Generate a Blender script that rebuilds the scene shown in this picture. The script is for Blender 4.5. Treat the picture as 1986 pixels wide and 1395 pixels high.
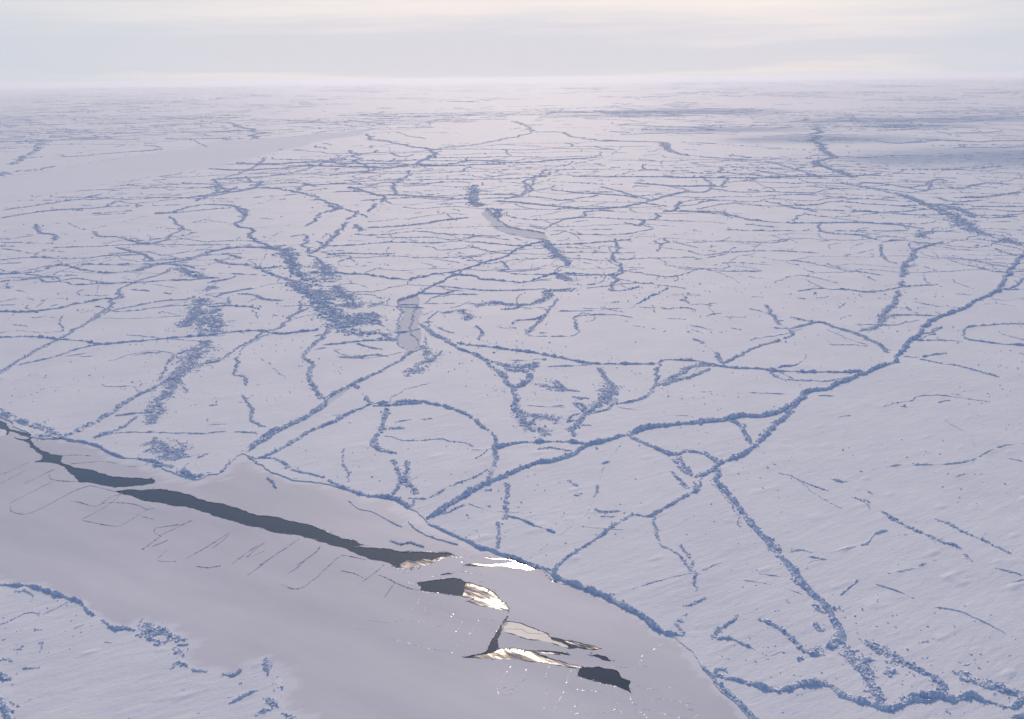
import bpy, math, random
import numpy as np

for o in list(bpy.data.objects):
    bpy.data.objects.remove(o)
scene = bpy.context.scene
COL = scene.collection
RNG = np.random.default_rng(11)

# ------------------------------------------------------------------ camera (metres; the camera hangs 300 m over the ice)
H = 300.0
PITCH, ROLL = 0.275322, 0.0105
cam = bpy.data.cameras.new("camera")
cam.lens, cam.sensor_width, cam.sensor_fit = 35.0, 36.0, 'HORIZONTAL'
cam.clip_start, cam.clip_end = 1.0, 200000.0
cam_o = bpy.data.objects.new("camera", cam)
COL.objects.link(cam_o)
from mathutils import Matrix, Vector
_R, _U = Vector((1, 0, 0)), Vector((0, math.sin(PITCH), math.cos(PITCH)))
_F = Vector((0, math.cos(PITCH), -math.sin(PITCH)))
_cr, _cu = _R * math.cos(ROLL) - _U * math.sin(ROLL), _R * math.sin(ROLL) + _U * math.cos(ROLL)
_m = Matrix((_cr, _cu, -_F)).transposed().to_4x4()
_m.translation = (0, 0, H)
cam_o.matrix_world = _m
scene.camera = cam_o

# ------------------------------------------------------------------ sky, sun, exposure
SUN_EL, SUN_AZ = math.radians(27.4), math.radians(0.6)      # straight ahead of the camera (+Y)
world = bpy.data.worlds.new("World")
scene.world = world
world.use_nodes = True
wt = world.node_tree
wt.nodes.clear()
def wn(t, **kw):
    n = wt.nodes.new(t)
    for k, v in kw.items(): setattr(n, k, v)
    return n
sky = wn('ShaderNodeTexSky', sky_type='NISHITA', sun_disc=False, sun_elevation=SUN_EL, sun_rotation=SUN_AZ,
         altitude=300.0, air_density=1.0, dust_density=0.6, ozone_density=2.0)
bg_sky = wn('ShaderNodeBackground'); bg_sky.inputs[1].default_value = 0.12
wt.links.new(sky.outputs[0], bg_sky.inputs[0])
geo = wn('ShaderNodeTexCoord')
sep = wn('ShaderNodeSeparateXYZ'); wt.links.new(geo.outputs['Generated'], sep.inputs[0])
def cloud_noise(sx, sy, sz, scale, detail, rough, off):
    mp = wn('ShaderNodeMapping'); mp.inputs['Scale'].default_value = (sx, sy, sz); mp.inputs['Location'].default_value = off
    mp.inputs['Rotation'].default_value = (0, math.radians(-1.5), 0)
    wt.links.new(geo.outputs['Generated'], mp.inputs[0])
    n = wn('ShaderNodeTexNoise'); n.inputs['Scale'].default_value = scale
    n.inputs['Detail'].default_value = detail; n.inputs['Roughness'].default_value = rough
    wt.links.new(mp.outputs[0], n.inputs['Vector'])
    return n.outputs['Fac']
n1 = cloud_noise(1.3, 1.3, 20, 2.0, 9, 0.58, (3.1, 0.4, 0.2))
n2 = cloud_noise(1.0, 1.0, 14, 2.6, 4, 0.5, (7.7, 1.4, 0.6))
# veil colour by height in the sky: cream strip on the horizon, grey lavender bank, cream streaks above
addz = wn('ShaderNodeMath', operation='MULTIPLY_ADD'); addz.inputs[1].default_value = 0.095
subn = wn('ShaderNodeMath', operation='SUBTRACT'); wt.links.new(n1, subn.inputs[0]); subn.inputs[1].default_value = 0.5
wt.links.new(subn.outputs[0], addz.inputs[0]); wt.links.new(sep.outputs['Z'], addz.inputs[2])
mr = wn('ShaderNodeMapRange'); mr.inputs['From Min'].default_value = -0.01; mr.inputs['From Max'].default_value = 0.10
wt.links.new(addz.outputs[0], mr.inputs['Value'])
ramp = wn('ShaderNodeValToRGB'); wt.links.new(mr.outputs[0], ramp.inputs[0])
cr = ramp.color_ramp
SKYRAMP = [(0.00, (0.73, 0.69, 0.70)), (0.09, (0.80, 0.735, 0.72)), (0.17, (0.675, 0.655, 0.70)), (0.38, (0.675, 0.66, 0.715)),
           (0.46, (0.72, 0.69, 0.725)), (0.60, (0.84, 0.775, 0.755)), (0.80, (0.92, 0.845, 0.80)), (1.0, (0.90, 0.83, 0.79))]
while len(cr.elements) < len(SKYRAMP): cr.elements.new(0.5)
for e, (p, c) in zip(cr.elements, SKYRAMP):
    e.position = p; e.color = (*c, 1)
bg_cl = wn('ShaderNodeBackground'); bg_cl.inputs[1].default_value = 1.0
# thinner, bluer veil away from the sun
ax = wn('ShaderNodeMath', operation='MULTIPLY_ADD'); wt.links.new(n2, ax.inputs[0]); ax.inputs[1].default_value = 0.55
xl = wn('ShaderNodeMath', operation='ABSOLUTE')
xo = wn('ShaderNodeMath', operation='SUBTRACT'); wt.links.new(sep.outputs['X'], xo.inputs[0]); xo.inputs[1].default_value = 0.06
wt.links.new(xo.outputs[0], xl.inputs[0]); wt.links.new(xl.outputs[0], ax.inputs[2])
side = wn('ShaderNodeMapRange'); side.interpolation_type = 'SMOOTHSTEP'
side.inputs['From Min'].default_value = 0.42; side.inputs['From Max'].default_value = 0.86; side.inputs['To Max'].default_value = 0.8
wt.links.new(ax.outputs[0], side.inputs['Value'])
mixc = wn('ShaderNodeMix', data_type='RGBA')
wt.links.new(side.outputs[0], mixc.inputs['Factor']); wt.links.new(ramp.outputs[0], mixc.inputs[6]); mixc.inputs[7].default_value = (0.57, 0.62, 0.69, 1)
wt.links.new(mixc.outputs[2], bg_cl.inputs[0])
cover = wn('ShaderNodeMapRange'); cover.inputs['From Min'].default_value = 0.09; cover.inputs['From Max'].default_value = 0.22
cover.inputs['To Min'].default_value = 1.0; cover.inputs['To Max'].default_value = 0.0
wt.links.new(sep.outputs['Z'], cover.inputs['Value'])
mixw = wn('ShaderNodeMixShader'); out = wn('ShaderNodeOutputWorld')
wt.links.new(cover.outputs[0], mixw.inputs[0]); wt.links.new(bg_sky.outputs[0], mixw.inputs[1]); wt.links.new(bg_cl.outputs[0], mixw.inputs[2])
wt.links.new(mixw.outputs[0], out.inputs[0])

sun = bpy.data.lights.new("sun", 'SUN')
sun.energy, sun.angle, sun.color = 2.25, math.radians(0.55), (1.0, 0.765, 0.575)
sun_o = bpy.data.objects.new("sun", sun); COL.objects.link(sun_o)
SUN_DIR = Vector((math.sin(SUN_AZ) * math.cos(SUN_EL), math.cos(SUN_AZ) * math.cos(SUN_EL), math.sin(SUN_EL)))
sun_o.rotation_euler = (-SUN_DIR).to_track_quat('-Z', 'Y').to_euler()
sun_o.location = (0, 0, 2000)
scene.view_settings.view_transform = 'Standard'
scene.view_settings.look = 'None'
scene.view_settings.exposure = 0.10
scene.view_settings.gamma = 1.0
scene.cycles.max_bounces = 6
scene.cycles.volume_bounces = 2
scene.cycles.transparent_max_bounces = 8

# ------------------------------------------------------------------ materials
def mat(name, build):
    m = bpy.data.materials.new(name); m.use_nodes = True
    nt = m.node_tree; b = nt.nodes['Principled BSDF']
    build(nt, b); return m
def nd(nt, t, **kw):
    n = nt.nodes.new(t)
    for k, v in kw.items(): setattr(n, k, v)
    return n
def pos_noise(nt, scale, stretch=(1, 1, 1), rot=0.0, detail=4, rough=0.55):
    g = nd(nt, 'ShaderNodeNewGeometry'); mp = nd(nt, 'ShaderNodeMapping')
    mp.vector_type = 'TEXTURE'
    mp.inputs['Scale'].default_value = stretch; mp.inputs['Rotation'].default_value = (0, 0, rot)
    nt.links.new(g.outputs['Position'], mp.inputs[0])
    n = nd(nt, 'ShaderNodeTexNoise'); n.inputs['Scale'].default_value = scale
    n.inputs['Detail'].default_value = detail; n.inputs['Roughness'].default_value = rough
    nt.links.new(mp.outputs[0], n.inputs['Vector']); return n.outputs['Fac']
def colour_mix(nt, fac, a, b, lo=0.35, hi=0.65):
    r = nd(nt, 'ShaderNodeValToRGB'); r.color_ramp.elements[0].position = lo; r.color_ramp.elements[1].position = hi
    r.color_ramp.elements[0].color = (*a, 1); r.color_ramp.elements[1].color = (*b, 1)
    nt.links.new(fac, r.inputs[0]); return r.outputs[0]
def bump(nt, b, h, strength, dist):
    n = nd(nt, 'ShaderNodeBump'); n.inputs['Strength'].default_value = strength; n.inputs['Distance'].default_value = dist
    nt.links.new(h, n.inputs['Height'])
    if b.inputs['Normal'].is_linked: nt.links.new(b.inputs['Normal'].links[0].from_socket, n.inputs['Normal'])
    nt.links.new(n.outputs[0], b.inputs['Normal'])
WIND = math.radians(33)
def m_snow(nt, b):
    c = colour_mix(nt, pos_noise(nt, 0.012, detail=7, rough=0.65), (0.76, 0.77, 0.82), (0.845, 0.845, 0.875), 0.32, 0.66)
    nt.links.new(c, b.inputs['Base Color'])
    b.inputs['Roughness'].default_value = 0.75; b.inputs['Specular IOR Level'].default_value = 0.15
    bump(nt, b, pos_noise(nt, 0.16, (3.6, 1, 1), WIND, 6, 0.70), 0.9, 0.65)
    bump(nt, b, pos_noise(nt, 0.55, (1.5, 1, 1), WIND, 5, 0.75), 0.9, 0.26)
def m_rubble(nt, b):
    ice = colour_mix(nt, pos_noise(nt, 0.35, detail=3), (0.47, 0.55, 0.77), (0.68, 0.74, 0.85))
    g = nd(nt, 'ShaderNodeNewGeometry'); sp = nd(nt, 'ShaderNodeSeparateXYZ'); nt.links.new(g.outputs['Normal'], sp.inputs[0])
    ad = nd(nt, 'ShaderNodeMath', operation='MULTIPLY_ADD'); nt.links.new(pos_noise(nt, 0.5, detail=3), ad.inputs[0]); ad.inputs[1].default_value = 0.7
    nt.links.new(sp.outputs['Z'], ad.inputs[2])
    mr = nd(nt, 'ShaderNodeMapRange'); mr.inputs['From Min'].default_value = 0.92; mr.inputs['From Max'].default_value = 1.12
    nt.links.new(ad.outputs[0], mr.inputs['Value'])
    mx = nd(nt, 'ShaderNodeMix', data_type='RGBA'); nt.links.new(mr.outputs[0], mx.inputs['Factor'])
    nt.links.new(ice, mx.inputs[6]); mx.inputs[7].default_value = (0.83, 0.835, 0.87, 1)
    nt.links.new(mx.outputs[2], b.inputs['Base Color'])
    b.inputs['Roughness'].default_value = 0.7; b.inputs['Specular IOR Level'].default_value = 0.15
    bump(nt, b, pos_noise(nt, 1.6, detail=3), 0.6, 0.2)
def m_nilas(nt, b):
    f = pos_noise(nt, 0.011, (3.5, 1, 1), math.radians(-33), 7, 0.62)
    c = colour_mix(nt, f, (0.55, 0.55, 0.61), (0.74, 0.725, 0.76), 0.32, 0.68)
    at = nd(nt, 'ShaderNodeAttribute'); at.attribute_name = 'snow_cover'
    f2 = pos_noise(nt, 0.08, (3.5, 1, 1), WIND, 8, 0.72)
    ad = nd(nt, 'ShaderNodeMath', operation='ADD'); nt.links.new(f2, ad.inputs[0]); nt.links.new(at.outputs['Fac'], ad.inputs[1])
    mr = nd(nt, 'ShaderNodeMapRange'); mr.interpolation_type = 'SMOOTHSTEP'
    mr.inputs['From Min'].default_value = 0.80; mr.inputs['From Max'].default_value = 0.98; mr.inputs['To Max'].default_value = 0.75
    nt.links.new(ad.outputs[0], mr.inputs['Value'])
    mx = nd(nt, 'ShaderNodeMix', data_type='RGBA'); nt.links.new(mr.outputs[0], mx.inputs['Factor'])
    nt.links.new(c, mx.inputs[6]); mx.inputs[7].default_value = (0.80, 0.805, 0.85, 1)
    nt.links.new(mx.outputs[2], b.inputs['Base Color'])
    b.inputs['Roughness'].default_value = 0.6; b.inputs['Specular IOR Level'].default_value = 0.10
    bump(nt, b, pos_noise(nt, 0.5, (3, 1, 1), math.radians(-30), 3), 0.25, 0.08)
def m_lead(nt, b):
    c = colour_mix(nt, pos_noise(nt, 0.004, (5, 1, 1), math.radians(35), 6, 0.6), (0.83, 0.835, 0.875), (0.87, 0.87, 0.90), 0.3, 0.7)
    nt.links.new(c, b.inputs['Base Color'])
    b.inputs['Roughness'].default_value = 0.9; b.inputs['Specular IOR Level'].default_value = 0.03
def m_lead_grey(nt, b):
    m_lead(nt, b); r = b.inputs['Base Color'].links[0].from_node.color_ramp.elements
    r[0].color = (0.70, 0.70, 0.75, 1); r[1].color = (0.78, 0.775, 0.805, 1)
def m_water(nt, b):
    b.inputs['Base Color'].default_value = (0.010, 0.030, 0.068, 1)
    b.inputs['Roughness'].default_value = 0.05; b.inputs['IOR'].default_value = 1.333
    bump(nt, b, pos_noise(nt, 1.3, (1, 2, 1), 0.3, 3), 0.10, 0.05)
def m_wet(nt, b):
    c = colour_mix(nt, pos_noise(nt, 0.25, (2.5, 1, 1), math.radians(-30), 5, 0.7), (0.035, 0.045, 0.06), (0.34, 0.36, 0.40), 0.40, 0.60)
    nt.links.new(c, b.inputs['Base Color'])
    rg = nd(nt, 'ShaderNodeMapRange'); rg.inputs['From Min'].default_value = 0.38; rg.inputs['From Max'].default_value = 0.62
    rg.inputs['To Min'].default_value = 0.12; rg.inputs['To Max'].default_value = 0.75
    nt.links.new(pos_noise(nt, 0.16, (4, 1, 1), math.radians(-38), 5, 0.65), rg.inputs['Value']); nt.links.new(rg.outputs[0], b.inputs['Roughness'])
    b.inputs['IOR'].default_value = 1.33
    bump(nt, b, pos_noise(nt, 0.35, (2.2, 1, 1), math.radians(-30), 4, 0.55), 0.8, 0.30)
def m_sun_cream(nt, b):  # cream base carries the sun glare on this flat pane
    c = colour_mix(nt, pos_noise(nt, 0.05, detail=5), (0.72, 0.69, 0.63), (0.80, 0.77, 0.70))
    nt.links.new(c, b.inputs['Base Color'])
    b.inputs['Roughness'].default_value = 0.5; b.inputs['IOR'].default_value = 1.33; b.inputs['Specular IOR Level'].default_value = 0.3
def m_glint_ice(nt, b):  # glossy ice; its pale base imitates sun glint along the pool-side fingers
    c = colour_mix(nt, pos_noise(nt, 0.3), (0.50, 0.53, 0.60), (0.86, 0.86, 0.88))
    nt.links.new(c, b.inputs['Base Color'])
    b.inputs['Roughness'].default_value = 0.25; b.inputs['IOR'].default_value = 1.33
    bump(nt, b, pos_noise(nt, 0.8, detail=3), 0.5, 0.2)
def m_shade_ice(nt, b):  # dark base imitates shade on the fingers outside the sun path
    c = colour_mix(nt, pos_noise(nt, 0.3), (0.34, 0.40, 0.50), (0.50, 0.53, 0.60))
    nt.links.new(c, b.inputs['Base Color'])
    b.inputs['Roughness'].default_value = 0.8; b.inputs['Specular IOR Level'].default_value = 0.1
def m_sheen(nt, b):
    b.inputs['Base Color'].default_value = (0.30, 0.31, 0.33, 1)
    b.inputs['Roughness'].default_value = 0.17; b.inputs['IOR'].default_value = 1.33
    bump(nt, b, pos_noise(nt, 0.3, (3, 1, 1), math.radians(-20), 3), 0.5, 0.12)
SHADE_ICE, SHEEN = mat('shade_toned_ice', m_shade_ice), mat('wet_sheen', m_sheen)
SNOW, RUBBLE, NILAS_M = mat('snow', m_snow), mat('broken_ice', m_rubble), mat('young_ice', m_nilas)
LEAD_GREY = mat('grey_lead', m_lead_grey)
LEAD_M, WATER_M, WET, SUN_CREAM, GLINT_ICE = mat('frozen_lead', m_lead), mat('sea_water', m_water), mat('wet_ice', m_wet), mat('sun_toned_thin_ice', m_sun_cream), mat('glint_toned_ice', m_glint_ice)

# ------------------------------------------------------------------ mesh helpers
def obj(name, V, Fq, material, parent=None, smooth=False):
    V = np.ascontiguousarray(V, dtype=np.float32); Fq = np.ascontiguousarray(Fq, dtype=np.int32)
    me = bpy.data.meshes.new(name); n = Fq.shape[1]
    me.vertices.add(len(V)); me.vertices.foreach_set('co', V.ravel())
    me.loops.add(Fq.size); me.loops.foreach_set('vertex_index', Fq.ravel())
    me.polygons.add(len(Fq)); me.polygons.foreach_set('loop_start', np.arange(0, Fq.size, n, dtype=np.int32))
    me.polygons.foreach_set('use_smooth', np.full(len(Fq), smooth, dtype=bool))
    me.update(calc_edges=True); me.validate()
    me.materials.append(material)
    o = bpy.data.objects.new(name, me); COL.objects.link(o)
    if parent is not None: o.parent = parent
    return o
def tag(o, label=None, cat=None, group=None, kind=None):
    if label: o['label'] = label
    if cat: o['category'] = cat
    if group: o['group'] = group
    if kind: o['kind'] = kind
    return o
def P(s):
    return np.array([[float(a) for a in w.split(',')] for w in s.split()])
def _hash(ix, iy, seed):
    h = (ix.astype(np.int64) * 374761393 + iy.astype(np.int64) * 668265263 + seed * 974711) & 0xffffffff
    h = ((h ^ (h >> 13)) * 1274126177) & 0xffffffff
    return ((h ^ (h >> 16)) & 0xffff) / 65535.0
def vnoise(x, y, seed=0):
    ix, iy = np.floor(x), np.floor(y); fx, fy = x - ix, y - iy
    fx = fx * fx * (3 - 2 * fx); fy = fy * fy * (3 - 2 * fy)
    a, b = _hash(ix, iy, seed), _hash(ix + 1, iy, seed)
    c, d = _hash(ix, iy + 1, seed), _hash(ix + 1, iy + 1, seed)
    return (a + (b - a) * fx) * (1 - fy) + (c + (d - c) * fx) * fy
def fbm(x, y, seed=0, octs=4):
    v, a, t = 0, 0.5, 0
    for k in range(octs):
        v = v + a * vnoise(x * 2 ** k, y * 2 ** k, seed + k); t += a; a *= 0.5
    return v / t
def dist_of(p): return np.hypot(p[..., 1], H)
def roughen(p, amp, closed=False, levels=4, seed=0, minlen=0.004):
    """natural jagged line: midpoint displacement, amp in fractions of segment length"""
    r = np.random.default_rng(seed)
    for _ in range(levels):
        q = np.vstack([p, p[:1]]) if closed else p
        d = q[1:] - q[:-1]; ln = np.hypot(d[:, 0], d[:, 1])
        nrm = np.stack([-d[:, 1], d[:, 0]], 1)
        mid = (q[1:] + q[:-1]) / 2
        big = ln > minlen * dist_of(mid)
        mid = mid + nrm * (r.uniform(-amp, amp, len(d)) * (big * 1.0))[:, None]
        out = []
        for i in range(len(d)):
            out.append(p[i])
            if big[i]: out.append(mid[i])
        if not closed: out.append(p[-1])
        p = np.array(out)
    return p
def smooth_line(p):
    """Catmull-Rom through the surveyed points"""
    if len(p) < 3: return p
    q = np.vstack([2 * p[0] - p[1], p, 2 * p[-1] - p[-2]]); out = []
    for i in range(1, len(q) - 2):
        for t in (0, 0.34, 0.67):
            a, b, c, d = q[i - 1], q[i], q[i + 1], q[i + 2]
            out.append(0.5 * (2 * b + (c - a) * t + (2 * a - 5 * b + 4 * c - d) * t * t + (3 * b - a - 3 * c + d) * t ** 3))
    out.append(p[-1]); return np.array(out)

# ------------------------------------------------------------------ survey of the ice: ground metres, camera foot at the origin
RIDGES = [
('tall dark ridge winding down from the right edge to the main ridge junction','R',6,3.0,0,['974.5,1836.1 872.9,1675.5 849.4,1650.3 796.0,1562.4 747.8,1482.9 715.7,1429.7 672.6,1368.4 647.0,1345.7 619.6,1312.5 593.5,1280.9 566.0,1255.8 539.6,1231.7 510.7,1194.3 482.6,1145.9 462.3,1121.3 437.5,1078.2 410.8,1031.0']),
('thickest stretch of the main ridge, between the right junction and the oval floe','R',8,3.5,0,['410.8,1031.0 394.5,1021.0 378.9,1004.4 354.2,982.1 327.7,957.7 311.3,940.0 289.2,931.9 271.7,901.1 257.0,885.3 242.9,870.0 223.8,860.4 209.5,863.4 192.5,853.8 168.2,847.1 151.1,842.8 134.2,838.5 120.5,835.3 110.2,827.2 100.7,814.2']),
('tall spiky lower left half of the main ridge, ending at the grey lead','R',6.5,2.8,0,['100.7,814.2 92.6,812.8 82.7,803.5 68.7,796.0 60.5,788.5 51.8,773.6 44.9,765.0 31.7,755.3 21.1,752.8 11.5,744.7 1.0,734.0 -8.2,723.6 -14.2,717.3 -21.7,709.8 -30.3,698.7 -39.4,683.2 -50.0,667.3 -56.6,655.1 -61.7,648.7']),
('even straight ridge closing the small lens shaped floe along its top','R',4,2.1,0,['62.0,794.6 51.3,799.7 38.1,801.6 22.5,800.5 6.9,799.4 -5.3,793.5 -15.1,787.7 -13.9,804.8']),
('arched ridge curving over the half round floe left of centre','R',5,2.2,0.05,['-13.9,804.8 -18.7,824.5 -25.8,838.2 -33.4,855.9 -41.1,872.4 -53.9,887.8 -66.9,899.7 -79.9,908.0 -88.1,916.0 -100.8,914.7 -118.3,914.2 -133.5,910.3', '-133.5,903.6 -117.1,904.2 -101.7,907.0 -84.6,910.3']),
('ridge slanting down from the arched ridge to the tip of the grey lead','R',4.5,1.9,0.05,['-133.8,911.9 -142.4,898.5 -152.0,882.8 -159.7,867.5 -165.5,852.7 -151.4,887.2 -159.7,863.4 -169.1,849.6 -176.6,839.4 -182.8,829.5 -185.9,816.4 -191.1,803.7 -196.6,788.4 -203.0,778.0 -207.4,773.7']),
('short thick spur of rubble linking the straight ridge to the arched ridge','R',8,2.2,0.1,['-160.2,971.9 -151.5,950.1 -142.8,926.4 -134.3,909.2']),
('long straight ridge bordering the narrow frozen lead on its way to the grey lead','R',5,2.3,0,['-112.6,1100.0 -123.2,1062.3 -132.8,1040.9 -146.2,1007.0 -162.0,978.3 -172.1,953.9 -180.0,936.3 -181.1,916.3 -185.8,894.5 -196.7,863.7 -208.5,841.9 -219.1,817.9 -225.4,793.8', '-178.5,909.3 -185.4,886.4 -193.2,864.5 -203.4,845.4 -212.4,823.7 -219.9,798.3 -223.1,784.6']),
('straight ridge running up right from the curved frozen lead towards the upper frozen lead','R',4,2.0,0.05,['71.5,1896.6 21.7,1814.8 -11.3,1720.3 -41.9,1668.6 -70.4,1611.7 -100.7,1521.6 -123.6,1453.4 -135.8,1408.9 -151.8,1385.1 -160.2,1367.6']),
('hook shaped ridge dropping to the straight ridge left of centre','R',6,2.0,0.1,['-232.7,1246.5 -228.9,1198.5 -229.8,1154.1 -235.7,1116.9 -236.0,1081.7 -219.0,1051.4 -216.2,1016.3 -207.9,983.1 -196.4,951.7 -189.5,933.7 -181.3,927.7']),
('broad dark belt of rubble running down to the curved frozen lead','F',30,2.6,0.1,['-437.6,1875.8 -395.4,1743.6 -360.4,1636.5 -323.4,1540.9 -295.6,1469.0 -270.1,1403.2 -252.3,1331.7 -230.7,1276.8 -209.2,1216.4 -217.9,1236.0', '-244.5,1309.2 -222.8,1266.1 -198.4,1244.9 -177.2,1244.0', '-216.3,1198.0 -191.3,1196.9 -168.6,1177.8 -138.9,1150.4', '-340.3,1512.9 -312.2,1456.5 -286.0,1404.0 -261.5,1354.9', '-193.2,1225.2 -192.3,1285.5 -171.3,1233.9']),
('blocky column of rubble standing above the long crosswise ridge at left','F',24,1.4,0.3,['-569.2,1665.2 -546.0,1630.7 -496.3,1565.2 -477.2,1549.2', '-457.5,1491.0 -440.5,1387.2 -421.5,1306.6 -398.6,1253.8 -377.3,1204.9 -366.7,1168.5', '-434.1,1340.3 -417.6,1254.7 -413.4,1197.2', '-408.7,1339.1 -387.7,1273.6 -363.2,1195.1']),
('long thin level ridge from the left edge to the rubble column and beyond','R',3,1.7,0.05,['-668.3,1176.6 -627.4,1183.8 -581.8,1186.3 -546.4,1171.6 -511.4,1161.5 -487.8,1146.0 -460.9,1155.1 -431.3,1164.2 -402.5,1177.0 -381.9,1182.4 -361.9,1190.5 -338.4,1203.2 -311.4,1203.9 -285.0,1187.3 -264.4,1195.5 -239.7,1208.3']),
('pale old crack with low rubble slanting across the left side from the left edge','B',7,1.1,0.1,['-559.5,970.4 -551.1,1028.6 -552.9,1056.8 -554.3,1094.1 -553.9,1129.7 -551.5,1163.1 -550.4,1212.3 -551.8,1260.7 -553.4,1312.7 -560.4,1369.3 -588.3,1470.7 -586.9,1511.8 -579.6,1554.8 -566.5,1584.3 -566.8,1648.3']),
('thin ridge forking off the left end of the long level ridge','R',3,1.4,0.05,['-544.8,1056.5 -542.1,1063.6 -525.9,1081.5 -512.2,1111.9 -500.9,1135.8 -487.8,1146.0']),
('wavy ridge running in from the left edge above the left floes','R',5,1.7,0.1,['-892.7,1602.3 -835.7,1607.0 -799.8,1612.9 -777.3,1635.6 -771.7,1685.5 -728.6,1649.3 -703.0,1631.4 -659.6,1605.0 -626.1,1619.1']),
('thick ridge rising from the wavy ridge towards the dark rubble belt','R',9,2.2,0.05,['-626.1,1619.1 -613.7,1634.5 -603.5,1675.7 -580.6,1700.4 -560.3,1726.0 -554.9,1772.2 -542.9,1810.4 -513.2,1849.1 -471.8,1846.4 -448.7,1834.7 -425.9,1823.1']),
('stepped low ridge under the wavy ridge at left','B',4,1.3,0.15,['-793.0,1604.6 -764.4,1587.5 -741.0,1548.7 -715.2,1535.7 -697.5,1561.2 -670.7,1552.3 -638.5,1528.7 -605.2,1515.6']),
('thin ridge slanting down from the left edge to the wavy ridge','D',4,1.2,0.1,['-963.9,1867.5 -925.4,1844.5 -874.5,1807.4 -809.4,1750.1 -769.1,1694.0']),
('thin curved ridge above the smooth left floe, joining pale crack and rubble column','R',3,1.3,0.1,['-550.9,1312.6 -541.9,1334.1 -527.9,1350.4 -510.5,1372.7 -490.5,1389.6 -466.1,1394.5 -455.9,1412.4']),
('diagonal ridge of rubble running down left to the upper shore of the grey lead','R',8,2.0,0.05,['-364.5,1110.0 -356.3,1056.6 -359.4,1028.4 -360.0,995.0 -364.7,969.8 -371.7,942.9 -376.6,917.3 -377.1,895.4 -380.9,874.6 -385.0,859.6 -390.2,840.3 -395.0,828.7 -397.0,824.4']),
('short crooked ridge beside the top of the diagonal rubble ridge','B',3.5,1.4,0.1,['-387.0,1095.2 -377.9,1043.1 -366.8,995.2', '-384.0,1099.0 -379.0,1102.7 -368.2,1122.2']),
('jumble of rubble between the diagonal ridge and the pointed shore','B',6,1.6,0.2,['-367.5,821.9 -360.0,834.9 -351.7,846.6 -350.6,865.9 -351.1,880.5', '-371.9,881.2 -359.3,886.4 -348.3,889.8 -337.2,893.2', '-349.1,895.5 -335.5,898.9', '-366.5,825.1 -355.9,833.1 -351.8,834.7']),
('thin level ridge reaching from the rubble jumble to the straight ridge','R',2,0.9,0.15,['-351.8,834.7 -333.8,835.8 -305.2,833.2 -274.5,830.6 -266.2,833.7 -248.1,834.8 -225.2,829.1']),
('band of crushed blue blocks along the upper left shore of the lead','F',11,1.9,0.1,['-549.4,946.3 -484.0,892.3 -464.3,876.8 -446.9,865.4 -429.1,852.4 -408.8,833.0 -397.0,824.4', '-425.9,830.2 -414.7,828.2 -405.8,826.3']),
('low shore ridge along the upper edge of the grey lead, left of its rubble wedge','R',2.4,1.1,0.1,['-397.0,824.4 -383.8,817.5 -373.3,813.9 -364.5,808.9 -354.0,802.3 -344.1,791.2 -331.2,780.2 -321.3,774.0', '-309.9,772.2 -298.6,767.6 -285.4,760.0']),
('wedge of blue rubble at the pointed shore of the upper left floe','F',9,1.7,0.1,['-291.4,755.9 -282.9,755.7 -269.4,749.7 -257.7,735.7 -248.8,730.2 -243.3,739.4']),
('shore ridge along the upper edge of the grey lead, right of its northern tip','R',4,1.5,0.15,['-220.8,775.6 -212.4,768.0 -206.7,770.8 -197.4,767.6 -186.9,758.7 -179.6,744.5', '-179.6,744.5 -167.8,737.3 -156.4,731.6 -147.0,724.8 -136.7,711.6 -128.8,706.3 -119.7,698.6 -108.9,691.0 -102.0,690.4 -90.9,687.0 -82.4,679.6 -74.5,666.8']),
('shore ridge above the bright glint on the lead','R',2.2,1.1,0.03,['-60.2,641.2 -51.5,633.7 -43.8,625.3 -35.4,617.1 -29.0,611.0 -21.8,602.2 -16.6,601.1 -9.7,594.4 -7.4,592.5 1.1,587.7 8.6,580.4 16.7,574.9 24.8,569.2']),
('dark smooth shore ridge along the right side of the lead','R',4,1.9,0,['24.8,569.2 25.3,563.2 33.0,555.5 43.6,547.1 51.0,540.6 58.1,532.7 64.9,524.9 70.3,518.9 75.4,511.5 80.0,501.6 83.6,496.0 89.1,493.9 93.8,491.7']),
('broken dark ridge dividing the half round floe under the arch','B',7,1.8,0.15,['-119.4,899.5 -118.5,876.7 -116.6,851.4 -117.6,830.8 -119.9,817.7 -118.1,795.3 -109.6,784.3 -96.7,776.5', '-124.0,844.7 -118.7,830.9 -113.7,827.4', '-114.4,842.6 -105.8,838.9 -97.5,837.0']),
('two rows of scattered blocks running down to the shore of the lead','B',5,1.4,0.25,['-98.3,761.9 -93.0,742.1 -87.1,720.5 -88.3,707.8 -89.6,692.9', '-87.4,758.7 -84.7,736.4 -82.8,717.8 -74.4,697.4 -73.9,671.3', '-84.6,710.2 -78.3,707.5']),
('thin ridge parallel to the left end of the main ridge','R',2.8,1.1,0.15,['-63.5,683.9 -55.6,694.5 -48.4,706.7 -36.9,716.6 -29.2,725.5 -22.3,736.0 -20.3,740.0', '-89.0,686.9 -77.1,684.2 -63.5,683.2']),
('short thick ridge joining the arch to the main ridge','R',6,2,0.1,['-13.9,804.8 -15.9,789.2 -14.5,768.2 -15.3,748.2 -18.0,726.5 -20.8,713.6']),
('upright dotted row of dark blocks ending at the shore beside the glint','B',4,1.5,0.2,['-5.6,713.2 -4.6,693.2 -6.0,676.5 -5.0,658.3 -5.4,645.2', '-11.3,641.1 -10.3,626.5 -10.1,610.6 -10.9,599.1']),
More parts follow.
